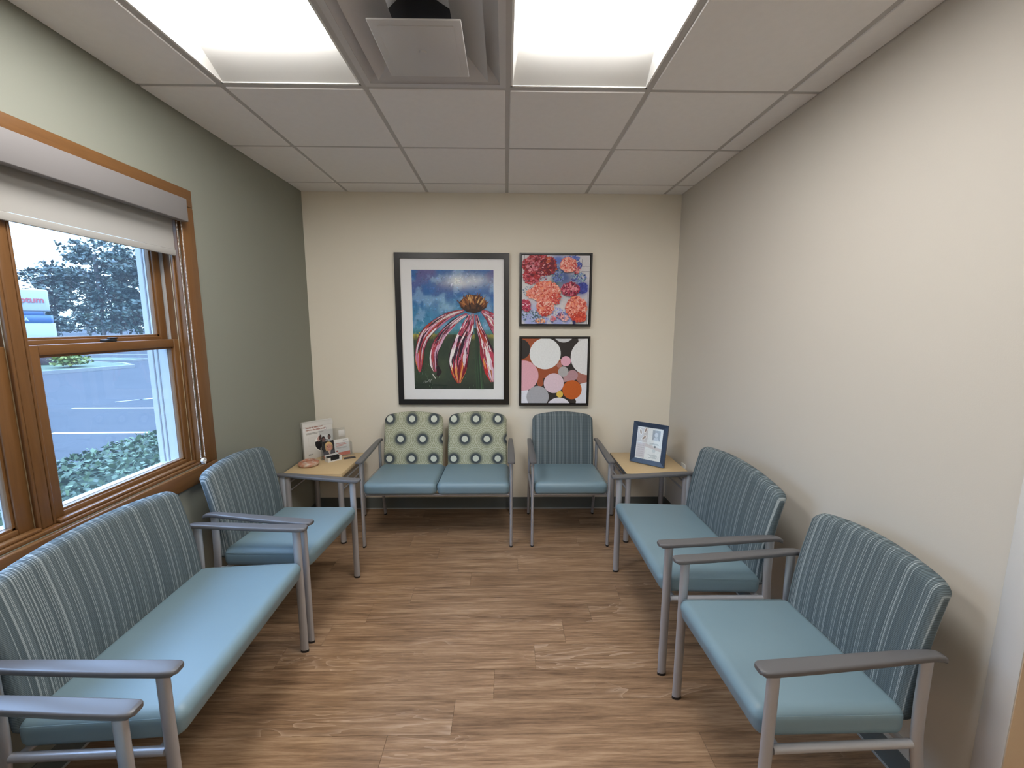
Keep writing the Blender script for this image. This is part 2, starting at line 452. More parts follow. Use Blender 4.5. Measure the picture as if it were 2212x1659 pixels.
link('caulk_bead', MB().box(0.004, W - 0.004, -0.0075, -0.0002, 0.0005, 0.008), M['caulk'], bb)
bb = cove('baseboard_left', 0.0002, 0.004, YR + 0.01, -0.005, 'y')
link('caulk_bead', MB().box(0.0002, 0.0075, YR + 0.01, -0.009, 0.0005, 0.008), M['caulk'], bb)
bb = cove('baseboard_right', W - 0.004, W - 0.0002, -2.418, -0.005, 'y')
link('caulk_bead', MB().box(W - 0.0075, W - 0.0002, -2.418, -0.009, 0.0005, 0.008), M['caulk'], bb)

# ------------------------------------------------------------------ window
wroot = link('window_1', None, kind='structure')
wroot['label'] = 'pair of stained wood double hung windows in the green wall'
CW = 0.083
def casing(name, y0, y1, z0, z1, mat):
    link(name, rbox(name, 0.0003, 0.020, y0, y1, z0, z1, 0.004, 2), mat, wroot)
casing('casing', OY0 - CW, OY1 + CW, OZ1 + 0.0, OZ1 + CW, M['oak_y'])
casing('casing', OY0 - CW, OY1 + CW, OZ0 - CW, OZ0 - 0.0005, M['oak_y'])
casing('casing', OY1, OY1 + CW, OZ0, OZ1 - 0.0005, M['oak_z'])
casing('casing', OY0 - CW, OY0, OZ0, OZ1 - 0.0005, M['oak_z'])
# jamb boards lining the opening
JT = 0.012
link('jamb', MB().box(-WT, -0.0005, OY1 - JT, OY1 - 0.0003, OZ0 + 0.0003, OZ1 - 0.0003), M['oak_z'], wroot)
link('jamb', MB().box(-WT, -0.0005, OY0 + 0.0003, OY0 + JT, OZ0 + 0.0003, OZ1 - 0.0003), M['oak_z'], wroot)
link('jamb', MB().box(-WT, -0.0005, OY0 + JT, OY1 - JT, OZ1 - JT, OZ1 - 0.0003), M['oak_y'], wroot)
link('sill', rbox('sill', -WT, -0.0005, OY0 + JT, OY1 - JT, OZ0 + 0.0003, OZ0 + 0.014, 0.003, 2), M['oak_y'], wroot)
YM = -1.9945
link('mullion', rbox('mullion', -WT, -0.022, YM - 0.018, YM + 0.018, OZ0 + 0.0145, OZ1 - JT, 0.005, 2), M['oak_z'], wroot)

def sash(y0, y1, z0, z1, xin, xout, st, sr_, tr_, br, nm):
    """y0<y1 outer size; st stile width, tr_/br top and bottom rail heights"""
    s = link(nm, rbox(nm, xout, xin, y0, y0 + st, z0, z1, 0.003, 2), M['oak_z'], wroot)
    link('stile', rbox('stile', xout, xin, y1 - sr_, y1, z0, z1, 0.003, 2), M['oak_z'], s)
    link('rail', rbox('rail', xout, xin, y0 + st, y1 - sr_, z1 - tr_, z1, 0.003, 2), M['oak_y'], s)
    link('rail', rbox('rail', xout, xin, y0 + st, y1 - sr_, z0, z0 + br, 0.003, 2), M['oak_y'], s)
    # inner glazing bead, a stepped moulding
    b = 0.008
    gb = MB().box(xout + 0.006, xin - 0.010, y0 + st - 0.001, y0 + st + b, z0 + br, z1 - tr_)
    gb.box(xout + 0.006, xin - 0.010, y1 - sr_ - b, y1 - sr_ + 0.001, z0 + br, z1 - tr_)
    gb.box(xout + 0.006, xin - 0.010, y0 + st, y1 - sr_, z0 + br - 0.001, z0 + br + b)
    gb.box(xout + 0.006, xin - 0.010, y0 + st, y1 - sr_, z1 - tr_ - b, z1 - tr_ + 0.001)
    link('glazing_bead', gb, M['oak_z'], s)
    xg = (xin + xout) / 2
    link('pane', MB().box(xg - 0.002, xg + 0.002, y0 + st - 0.002, y1 - sr_ + 0.002, z0 + br - 0.002, z1 - tr_ + 0.002), M['pane'], s)
    # white outside gasket
    e = MB()
    for (a, c, d, f) in ((y0 + st, y0 + st + 0.010, z0 + br, z1 - tr_), (y1 - sr_ - 0.010, y1 - sr_, z0 + br, z1 - tr_),
                         (y0 + st, y1 - sr_, z0 + br, z0 + br + 0.010), (y0 + st, y1 - sr_, z1 - tr_ - 0.010, z1 - tr_)):
        e.box(xout + 0.001, xout + 0.006, a, c, d, f)
    link('gasket', e, M['liner'], s)
    return s
for (ya, yb) in ((YM + 0.0185, OY1 - JT - 0.0005), (OY0 + JT + 0.0005, YM - 0.0185)):
    up = sash(ya + 0.016, yb - 0.016, 1.462, OZ1 - JT - 0.001, -0.082, -0.116, 0.040, 0.040, 0.04, 0.036, 'upper_sash')
    lo = sash(ya + 0.001, yb - 0.001, OZ0 + 0.015, 1.482, -0.040, -0.076, 0.052, 0.036 if yb > YM else 0.052, 0.036, 0.026, 'lower_sash')
    for (a, b) in ((yb - 0.014, yb), (ya, ya + 0.014)):
        link('jamb_liner', MB().box(-0.120, -0.078, a + 0.0005, b - 0.0005, 1.4825, OZ1 - JT - 0.001), M['liner'], wroot)
        link('jamb_liner', MB().box(-0.128, -0.0785, a + 0.0005, b - 0.0005, OZ0 + 0.0145, 1.460), M['liner'], wroot)
    # inner stops with the pale weatherstrip beside the sash
    for (a, b) in ((yb - 0.010, yb), (ya, ya + 0.010)):
        st_ = link('sash_stop', rbox('sash_stop', -0.036, -0.022, a, b, OZ0 + 0.015, OZ1 - JT - 0.001, 0.003, 2), M['oak_z'], wroot)
        link('weatherstrip', MB().box(-0.0395, -0.0365, a + 0.001, b + 0.0, OZ0 + 0.016, OZ1 - JT - 0.002), M['strip'], st_)
    ym = (ya + yb) / 2 - 0.01
    lk = link('sash_lock', rbox('sash_lock', -0.072, -0.044, ym - 0.024, ym + 0.024, 1.4825, 1.493, 0.003, 2), M['black'], wroot)
    link('lock_lever', rbox('lock_lever', -0.06, -0.046, ym - 0.005, ym + 0.030, 1.4935, 1.500, 0.002, 2), M['black'], lk)
    link('stop_rail', rbox('stop_rail', -0.038, -0.012, ya + 0.0105, yb - 0.0105, OZ0 + 0.0145, OZ0 + 0.026, 0.003, 2), M['oak_y'], wroot)

# white outside frame around the opening
for (y0, y1, z0, z1) in ((OY1 - 0.018, OY1 + 0.05, OZ0 - 0.05, OZ1 + 0.05), (OY0 - 0.05, OY0 + 0.018, OZ0 - 0.05, OZ1 + 0.05), (OY0 + 0.018, OY1 - 0.018, OZ1 - 0.018, OZ1 + 0.05), (OY0 + 0.018, OY1 - 0.018, OZ0 - 0.05, OZ0 + 0.012)):
    of = link('outer_frame', MB().box(-0.20, -WT - 0.0005, y0, y1, z0, z1), M['liner'], wroot)
    if z1 - z0 > 0.5:
        yy = OY1 - 0.0183 if y1 > -1.5 else OY0 + 0.0183
        for xx in (-0.15, -0.172): link('groove', MB().box(xx - 0.003, xx + 0.003, yy - 0.0015, yy + 0.0015, OZ0 + 0.02, OZ1 - 0.02), M['fascia'], of)

# roller shade
sh = thing('roller_shade', 'partly lowered roller shade with grey fascia across the top of the window', 'window shade', (0, 0, 0))
link('fascia', rbox('fascia', 0.0207, 0.056, OY0 + 0.002, OY1 - 0.002, 2.036, 2.140, 0.003, 2), M['fascia'], sh)
link('roller_tube', MB().tube([(0.003, OY0 + 0.03, 2.085), (0.003, OY1 - 0.03, 2.085)], 0.016, n=18, ref=(1, 0, 0)).mesh('roller_tube', 40), M['shade'], sh)
fab = MB()
ZT, ZB = 2.09, 1.905
for k in range(8):
    za, zb = ZT + (ZB - ZT) * k / 8, ZT + (ZB - ZT) * (k + 1) / 8
    fab.box(-0.0092, -0.0085, OY0 + 0.022, OY1 - 0.022, zb, za)
link('shade_fabric', fab, M['shade'], sh)
link('hem_bar', rbox('hem_bar', -0.0105, -0.0035, OY0 + 0.022, OY1 - 0.022, 1.876, 1.904, 0.003, 2), M['shade'], sh)
ch = MB()
def bead(p, r):
    i = len(ch.v); x, y, z = p
    ch.v.extend([(x + r, y, z), (x, y + r, z), (x - r, y, z), (x, y - r, z), (x, y, z + r), (x, y, z - r)])
    for a, b in ((0, 1), (1, 2), (2, 3), (3, 0)):
        ch.f.append((i + a, i + b, i + 4)); ch.f.append((i + b, i + a, i + 5)); ch.c += [None, None]
z = 2.034
while z > 0.875:
    bead((0.010, OY1 - 0.020, z), 0.0028); bead((0.022, OY1 - 0.008, z + 0.003), 0.0028); z -= 0.0062
link('bead_chain', ch.mesh('bead_chain'), M['white'], sh, kind='stuff')
tn = MB().lathe([(0.006, -0.006), (0.013, -0.006), (0.014, 0.0), (0.013, 0.006), (0.006, 0.006), (0.006, -0.006)], n=20)
tm = tn.mesh('chain_tensioner', 40); tm.transform(Matrix.Rotation(math.pi / 2, 4, 'Y')); tm.transform(Matrix.Translation((0.016, OY1 - 0.012, 0.862)))
te = link('chain_tensioner', tm, M['white'], sh)
link('bracket', rbox('bracket', 0.001, 0.022, OY1 - 0.011, OY1 - 0.004, 0.842, 0.862, 0.002, 2), M['white'], te)

# ------------------------------------------------------------------ ceiling lights
def ceiling_light(x0, y1, label):
    """x0..x0+T, y1 (far edge) .. y1-2T"""
    t = thing('ceiling_light', label, 'ceiling light', (x0 + T / 2, y1 - T, H), 0, 'recessed ceiling light fixtures')
    hx, hy = T / 2 - 0.0125, T - 0.0125
    fr = MB()
    for (a, b, c, d) in ((-hx, hx, hy - 0.008, hy), (-hx, hx, -hy, -hy + 0.008), (-hx, -hx + 0.008, -hy, hy), (hx - 0.008, hx, -hy, hy)):
        fr.box(a, b, c, d, -0.0005, 0.004)
    link('flange', fr, M['light_white'], t)
    ix, iy, zt = hx - 0.008, hy - 0.008, 0.085
    for s in (1, -1):
        link('end_panel', MB().poly([(-ix, s * iy, 0.003), (ix, s * iy, 0.003), (ix - 0.03, s * (iy - 0.235), 0.075), (-ix + 0.03, s * (iy - 0.235), 0.075)])
             .poly([(-ix, s * iy, 0.005), (ix, s * iy, 0.005), (ix - 0.03, s * (iy - 0.235), 0.077), (-ix + 0.03, s * (iy - 0.235), 0.077)]), M['light_white'], t)
        link('side_panel', MB().poly([(s * ix, -iy, 0.003), (s * ix, iy, 0.003), (s * (ix - 0.03), iy - 0.235, 0.075), (s * (ix - 0.004), iy - 0.235, zt), (s * (ix - 0.004), -iy + 0.235, zt), (s * (ix - 0.03), -iy + 0.235, 0.075)]), M['light_white'], t)
    link('housing', MB().box(-ix - 0.006, ix + 0.006, -iy, iy, zt + 0.003, zt + 0.02), M['light_white'], t)
    # barrel lens: flat bottom, rolled-up long edges
    lx, ly = ix - 0.012, iy - 0.235
    sec = []
    r = 0.06
    for k in range(9):
        a = math.pi / 2 * k / 8; sec.append((-lx + r - r * math.cos(a), 0.014 + r - r * math.sin(a)))
    for k in range(9):
        a = math.pi / 2 * (1 - k / 8); sec.append((lx - r + r * math.cos(a), 0.014 + r - r * math.sin(a)))
    le = MB(); n = len(sec)
    for yy in (-ly, ly): le.v += [(a, yy, b) for a, b in sec]
    for k in range(n - 1): le.f.append((k, k + 1, n + k + 1, n + k)); le.c.append(None)
    lo_ = link('lens', le.mesh('lens', 60), M['lens'], t)
    for yy in (-ly - 0.001, ly + 0.001):
        link('lens_end', MB().poly([(a, yy, b) for a, b in sec]), M['lens_end'], lo_)
    return t
LL = ['lit recessed ceiling light over the window side of the room', 'lit recessed ceiling light over the right side, beside the air vent',
      'added unseen fill light behind the viewer, built as a recessed ceiling light']
for (c, r), lb in zip(LIGHTS, LL): ceiling_light(GX0 + T * c, GY0 - T * r, lb)

# air diffuser
vt = thing('air_vent', 'square grey plaque air vent in the ceiling between the two lights', 'air vent', (GX0 + T * 1.5, GY0 - T * 2.5, H))
def frustum(h0, z0, h1, z1, th=0.0015):
    mb = MB(); c0 = [(-h0, -h0), (h0, -h0), (h0, h0), (-h0, h0)]; c1 = [(-h1, -h1), (h1, -h1), (h1, h1), (-h1, h1)]
    for k in range(4):
        a, b, c, d = c0[k], c0[(k + 1) % 4], c1[(k + 1) % 4], c1[k]
        mb.poly([(*a, z0), (*b, z0), (*c, z1), (*d, z1)]); mb.poly([(*a, z0 + th), (*b, z0 + th), (*c, z1 + th), (*d, z1 + th)])
        mb.poly([(*a, z0), (*b, z0), (*b, z0 + th), (*a, z0 + th)])
    return mb
fl_ = MB()
for (a, b, c, d) in ((-0.2975, 0.2975, 0.272, 0.2975), (-0.2975, 0.2975, -0.2975, -0.272), (-0.2975, -0.272, -0.272, 0.272), (0.272, 0.2975, -0.272, 0.272)):
    fl_.box(a, b, c, d, -0.003, 0.004)
link('flange', fl_, M['vent'], vt)
link('outer_cone', frustum(0.272, 0.0, 0.215, 0.055), M['vent'], vt)
link('back_pan', MB().box(-0.275, 0.275, -0.275, 0.275, 0.085, 0.09), M['vent'], vt)
link('inner_cone', frustum(0.224, -0.018, 0.105, 0.062), M['vent'], vt)
link('cone_lip', frustum(0.224, -0.018, 0.222, -0.006), M['vent'], vt)
nk = MB().poly([(0.118 * math.cos(a * math.pi / 4 + 0.39), 0.118 * math.sin(a * math.pi / 4 + 0.39), 0.066) for a in range(8)])
link('duct_neck', nk, M['black'], vt)  # flat black octagon: darkness inside the duct put in as colour
pq = link('plaque', rbox('plaque', -0.153, 0.153, -0.156, 0.156, -0.038, -0.032, 0.003, 2), M['vent'], vt)
link('embossed_panel', rbox('embossed_panel', -0.125, 0.125, -0.13, 0.13, -0.0395, -0.0375, 0.0018, 2), M['vent'], pq)
bt = MB().lathe([(0.0, -0.044), (0.010, -0.044), (0.013, -0.0395)], n=24)
link('button', bt.mesh('button', 40), M['vent'], pq)
for (a, b) in ((-0.05, 0.05), (0.05, 0.05)):
    link('hanger', MB().box(a - 0.004, a + 0.004, b - 0.004, b + 0.004, -0.032, 0.065), M['vent'], vt)

# ------------------------------------------------------------------ chairs
def back_mesh(name, hw, z0=0.405, zt=0.866, arch=0.030, rc=0.042, rb=0.03, th=0.056):
    nu, nv = 36, 30
    us = [-math.cos(math.pi * k / nu) for k in range(nu + 1)]
    vs = [(1 - math.cos(math.pi * k / nv)) / 2 for k in range(nv + 1)]
    re = th / 2
    def lims(x):
        top = zt - arch * (x / hw) ** 2; bot = z0; a = abs(x)
        if a > hw - rc: top -= rc - math.sqrt(max(0, rc * rc - (a - hw + rc) ** 2))
        if a > hw - rb: bot += rb - math.sqrt(max(0, rb * rb - (a - hw + rb) ** 2))
        return bot, top
    mb = MB(); idx = {}
    for side in (-1, 1):
        for i, u in enumerate(us):
            for j, v in enumerate(vs):
                zz0 = 0.43
                taper = 1.0 - 0.02 * max(0.0, v - 0.25)
                x = u * hw; bot, top = lims(x); z = bot + (top - bot) * v
                d = min(hw - abs(x), (top - z), (z - bot))
                prof = math.sqrt(max(0.0, 1 - (1 - min(1, d / re)) ** 2))
                yy = side * re * prof
                if side == -1: yy -= 0.006 * (1 - u * u) * math.sin(math.pi * v)
                yc = 0.187 + math.tan(math.radians(9.5)) * (z - zz0) - 0.012 * math.sin(math.pi * v)
                yc -= 0.010 * u * u * (hw / 0.24)
                edge = i in (0, nu) or j in (0, nv)
                if edge and side == 1: idx[(1, i, j)] = idx[(-1, i, j)]; continue
                idx[(side, i, j)] = len(mb.v); mb.v.append((x * taper, yc + yy, z))
    for side in (-1, 1):
        for i in range(nu):
            for j in range(nv):
                q = [idx[(side, i, j)], idx[(side, i + 1, j)], idx[(side, i + 1, j + 1)], idx[(side, i, j + 1)]]
                if side == 1: q.reverse()
                mb.f.append(tuple(q)); mb.c.append(None)
    me = mb.mesh(name); bm = bmesh.new(); bm.from_mesh(me)
    bmesh.ops.remove_doubles(bm, verts=bm.verts, dist=1e-6); bmesh.ops.dissolve_degenerate(bm, edges=bm.edges, dist=1e-6)
    bmesh.ops.recalc_face_normals(bm, faces=bm.faces); bm.to_mesh(me); bm.free(); me.shade_smooth()
    return me

def seat_mesh(name, x0, x1):
    me = rbox(name, x0, x1, -0.288, 0.17, 0.384, 0.476, 0.033, 6, 60)
    for v in me.vertices:
        u = (v.co.x - (x0 + x1) / 2) / ((x1 - x0) / 2)
        if v.co.z > 0.43: v.co.z += 0.006 * (1 - u * u)
        v.co.z += -0.028 * (v.co.y + 0.288)
        if v.co.y < -0.255 and v.co.z < 0.42: v.co.y += 0.008
    return me

def arm_mesh(name):
    st = [(-0.308, 0.030, 0.634), (-0.304, 0.040, 0.6355), (-0.296, 0.047, 0.6365), (-0.27, 0.050, 0.637), (-0.15, 0.049, 0.6425), (-0.02, 0.046, 0.650),
          (0.08, 0.041, 0.656), (0.15, 0.036, 0.660), (0.19, 0.032, 0.6605), (0.210, 0.030, 0.658), (0.222, 0.027, 0.653), (0.227, 0.021, 0.649)]
    path, secs = [], []
    for (y, w, zt) in st:
        th = 0.019; r = 0.006; hw = w / 2
        if y < -0.3: th = 0.013
        path.append((0, y, zt - th / 2)); sec = []
        for (cx_, cz_, a0) in ((hw - r, th / 2 - r, 0), (-hw + r, th / 2 - r, 90), (-hw + r, -th / 2 + r, 180), (hw - r, -th / 2 + r, 270)):
            for k in range(4):
                a = math.radians(a0 + 30 * k); sec.append((cx_ + r * math.cos(a), cz_ + r * math.sin(a)))
        secs.append([(a, b) for a, b in sec])
    mb = MB(); base = 0; n = 16
    for p, s in zip(path, secs):
        for (a, b) in s: mb.v.append((a, p[1], p[2] + b))
    for k in range(len(path) - 1):
        for j in range(n):
            a0 = k * n + j; a1 = k * n + (j + 1) % n
            mb.f.append((a0, a0 + n, a1 + n, a1)); mb.c.append(None)
    mb.f.append(tuple(range(n))); mb.f.append(tuple(range(len(path) * n - 1, (len(path) - 1) * n - 1, -1))); mb.c += [None, None]
    return mb.mesh(name, 45)

def seam_mesh(name, x):
    z = 0.462
    return MB().tube([(x, -0.26, z), (x, 0.145, z - 0.011)], 0.0013, n=6, ref=(0, 0, 1)).mesh(name, 60)

CM = {}
def chair(name, label, group, span, loc, rz, n=1, cloth='stripe', leg_dep=0.0):
    """span: distance between the leg centre lines; faces local -y"""
    t = thing(name, label, 'chair' if n == 1 and span < 0.7 else 'settee', loc, rz, group)
    key = (span, n)
    if key not in CM:
        d = {}
        FY, RY = -0.26, 0.175
        d['fleg'] = MB().tube([(0, FY, 0.011), (0, FY, 0.625)], 0.0105, 0.0185, 18).mesh('leg', 40)
        rp_ = [(0, 0.255, 0.011), (0, 0.232, 0.12), (0, 0.208, 0.24), (0, 0.190, 0.33), (0, 0.181, 0.40), (0, 0.177, 0.50), (0, 0.176, 0.648)]
        d['rleg'] = MB().tube(rp_, 0.0105, 0.0185, 18).mesh('leg', 40)
        d['fcap'] = MB().tube([(0, FY, 0.0004), (0, FY, 0.0108)], 0.0112, 0.0195, 18).mesh('foot_glide', 40)
        d['rcap'] = MB().tube([(0, 0.256, 0.0004), (0, 0.255, 0.0108)], 0.0112, 0.0195, 18).mesh('foot_glide', 40)
        d['rail'] = MB().tube([(0, FY + 0.017, 0.372), (0, 0.166, 0.372)], 0.0125, n=14, ref=(1, 0, 0)).mesh('side_rail', 40)
        d['frail'] = MB().tube([(-span / 2, -0.225, 0.370), (span / 2, -0.225, 0.370)], 0.0095, n=12, ref=(0, 0, 1)).mesh('front_rail', 40)
        d['brail'] = MB().tube([(-span / 2, 0.15, 0.368), (span / 2, 0.15, 0.368)], 0.011, n=12, ref=(0, 0, 1)).mesh('rear_rail', 40)
        d['arm'] = arm_mesh('armrest')
        inner = span - 0.026
        sw = inner / n; d['seats'] = []; d['backs'] = []
        for k in range(n):
            x0 = -inner / 2 + sw * k + (0.002 if k else 0); x1 = -inner / 2 + sw * (k + 1) - (0.002 if k < n - 1 else 0)
            d['seats'].append((seat_mesh('seat', x0, x1), [seam_mesh('seam', x0 - 0.0004), seam_mesh('seam', x1 + 0.0004)]))
            bw = (sw - 0.034 if n > 1 else inner - 0.018)
            bme = back_mesh('backrest', bw / 2); d['backs'].append((bme, (x0 + x1) / 2, bw))
        CM[key] = d
    d = CM[key]
    for s in (-1, 1):
        for lg, cp_ in (('fleg', 'fcap'), ('rleg', 'rcap')):
            l = link('leg', d[lg], M['metal'], t); l.location.x = s * span / 2
            link('foot_glide', d[cp_], M['black'], l)
        r = link('side_rail', d['rail'], M['metal'], t); r.location.x = s * span / 2
        a = link('armrest', d['arm'], M['arm'], t); a.location.x = s * span / 2
    link('front_rail', d['frail'], M['metal'], t); link('rear_rail', d['brail'], M['metal'], t)
    for sm, seam in d['seats']:
        se = link('seat', sm, M['vinyl'], t)
        for q in seam: link('seam', q, M['vinyl'], se)
    for bme, xc, bw in d['backs']:
        b = link('backrest', bme, M[cloth], t); b.location.x = xc
        for s in (-1, 1):
            link('bracket', MB().box(s * bw * 0.36 - 0.015, s * bw * 0.36 + 0.015, 0.158, 0.164, 0.362, 0.415), M['darksup'], b)
    return t

R90 = math.pi / 2
chair('double_chair', 'two-seat chair with green sunburst patterned backs below the pictures', None, 1.034, (1.089, -0.355, 0), 0, 2, 'burst')
chair('guest_chair', 'single striped chair against the back wall between settee and corner table', 'striped single guest chairs', 0.535, (2.0225, -0.352, 0), 0)
chair('guest_chair', 'single striped chair under the right end of the window by the brochure table', 'striped single guest chairs', 0.535, (0.366, -1.221, 0), R90 - 0.075)
chair('wide_chair', 'wide striped bench chair below the window', 'striped wide bench chairs', 0.79, (0.358, -1.971, 0), R90 + 0.036)
chair('guest_chair', 'nearest armrest and leg at the lower left, chair cut off by the frame', 'striped single guest chairs', 0.535, (0.365, -2.745, 0), R90)
chair('wide_chair', 'wide striped bench chair on the right wall beside the corner table with the frame', 'striped wide bench chairs', 0.791, (2.53, -1.3215, 0), -R90)
chair('guest_chair', 'single striped chair nearest the viewer at the end of the right wall', 'striped single guest chairs', 0.535, (2.556, -2.098, 0), -R90 + 0.03)

# ------------------------------------------------------------------ corner tables
def table(label, x0, x1, y0, y1, edge):
    t = thing('corner_table', label, 'table', ((x0 + x1) / 2, (y0 + y1) / 2, 0), 0, 'maple topped corner tables')
    hx, hy = (x1 - x0) / 2, (y1 - y0) / 2; zt = 0.525
    link('tabletop', rbox('tabletop', -hx, hx, -hy, hy, zt - 0.003, zt, 0.001, 1), M['maple'], t)
    link('edge_band', rbox('edge_band', -hx, hx, -hy, hy, zt - 0.030, zt - 0.0032, 0.002, 1), M[edge], t)
    for sx_ in (-1, 1):
        for sy_ in (-1, 1):
            px, py = sx_ * (hx - 0.022), sy_ * (hy - 0.028)
            l = link('leg', MB().tube([(px, py, 0.011), (px, py, zt - 0.0305)], 0.019, n=18).mesh('leg', 40), M['metal'], t)
            link('foot_glide', MB().tube([(px, py, 0.0004), (px, py, 0.0108)], 0.020, n=18).mesh('foot_glide', 40), M['black'], l)
        for z in (0.385, 0.445):
            link('side_rail', MB().tube([(sx_ * (hx - 0.022), -hy + 0.046, z), (sx_ * (hx - 0.022), hy - 0.046, z)], 0.0075, n=10).mesh('side_rail', 40), M['metal'], t)
    return t
tl = table('corner table with brochures and a glass bowl, beside the green wall', 0.012, 0.425, -0.585, -0.095, 'maple')
tr = table('corner table with a framed notice, beside the pale right wall', 2.418, 2.868, -0.585, -0.10, 'dark_edge')
link('ganging_clip', MB().tube([(-0.2285, -0.02, 0.47), (-0.2285, -0.06, 0.485)], 0.005, n=10).mesh('ganging_clip', 40), M['chrome'], tr)

# ------------------------------------------------------------------ pictures
random.seed(11)
_perm = list(range(256)); random.shuffle(_perm); _perm += _perm
def vnoise(x, y):
    xi, yi = math.floor(x), math.floor(y); xf, yf = x - xi, y - yi
    u, v = xf * xf * (3 - 2 * xf), yf * yf * (3 - 2 * yf)
    def h(a, b): return _perm[(_perm[a & 255] + b) & 255] / 255
    return (h(xi, yi) * (1 - u) + h(xi + 1, yi) * u) * (1 - v) + (h(xi, yi + 1) * (1 - u) + h(xi + 1, yi + 1) * u) * v
def fbm(x, y, o=4):
    s, a, t = 0, 0.5, 0
    for k in range(o): s += a * vnoise(x, y); t += a; a *= 0.5; x = x * 2.03 + 7.1; y = y * 2.03 + 3.7
    return s / t
def lerp3(a, b, t):
    t = max(0, min(1, t)); return tuple(a[i] + (b[i] - a[i]) * t for i in range(3))
def sstep(a, b, x):
    t = max(0, min(1, (x - a) / (b - a))); return t * t * (3 - 2 * t)

class Canvas:
    """flat print built in its plane: u right, v up in metres; layers step 0.02 mm towards the viewer"""
    def __init__(s, w, h): s.w, s.h, s.mb, s.k = w, h, MB(), 0
    def add(s, pts, col):
        P = list(pts)
        for ax, lim, sg in ((0, 0, 1), (0, s.w, -1), (1, 0, 1), (1, s.h, -1)):
            out = []
            for i in range(len(P)):
                a, b = P[i], P[(i + 1) % len(P)]; da, db = sg * (a[ax] - lim), sg * (b[ax] - lim)
                if da >= 0: out.append(a)
                if (da >= 0) != (db >= 0):
                    t = da / (da - db); out.append((a[0] + (b[0] - a[0]) * t, a[1] + (b[1] - a[1]) * t))
            P = out
            if len(P) < 3: return
        s.k += 1; y = -0.0002 - s.k * 1.2e-6
        s.mb.poly([(p[0], y, p[1]) for p in P], col)
    def disc(s, cx_, cy_, r, col, n=48): s.add([(cx_ + r * math.cos(2 * math.pi * k / n), cy_ + r * math.sin(2 * math.pi * k / n)) for k in range(n)], col)
    def grid(s, nx, ny, fn):
        for i in range(nx):
            for j in range(ny):
                q = [(i, j), (i + 1, j), (i + 1, j + 1), (i, j + 1)]
                s.mb.poly([(a / nx * s.w, 0, b / ny * s.h) for a, b in q], [fn(a / nx, b / ny) for a, b in q])
    def stroke(s, pts, ws, col):
        """ribbon along pts with half widths ws"""
        n = len(pts)
        L, R_ = [], []
        for k in range(n):
            a, b = pts[max(0, k - 1)], pts[min(n - 1, k + 1)]
            dx, dy = b[0] - a[0], b[1] - a[1]; l = math.hypot(dx, dy) or 1
            nx_, ny_ = -dy / l, dx / l
            L.append((pts[k][0] + nx_ * ws[k], pts[k][1] + ny_ * ws[k])); R_.append((pts[k][0] - nx_ * ws[k], pts[k][1] - ny_ * ws[k]))
        for k in range(n - 1): s.add([L[k], L[k + 1], R_[k + 1], R_[k]], col)

def cat_spline(ctrl, n):
    out = []
    P = [ctrl[0]] + list(ctrl) + [ctrl[-1]]
    seg = len(ctrl) - 1
    for k in range(n + 1):
        t = k / n * seg; i = min(int(t), seg - 1); f = t - i
        a, b, c, d = P[i], P[i + 1], P[i + 2], P[i + 3]
        out.append(tuple(0.5 * ((2 * b[j]) + (-a[j] + c[j]) * f + (2 * a[j] - 5 * b[j] + 4 * c[j] - d[j]) * f * f + (-a[j] + 3 * b[j] - 3 * c[j] + d[j]) * f ** 3) for j in range(len(b))))
    return out

def frame_ring(w, h, fw, y0, y1):
    mb = MB()
    mb.box(0, w, y0, y1, 0, fw).box(0, w, y0, y1, h - fw, h).box(0, fw, y0, y1, fw, h - fw).box(w - fw, w, y0, y1, fw, h - fw)
    return mb

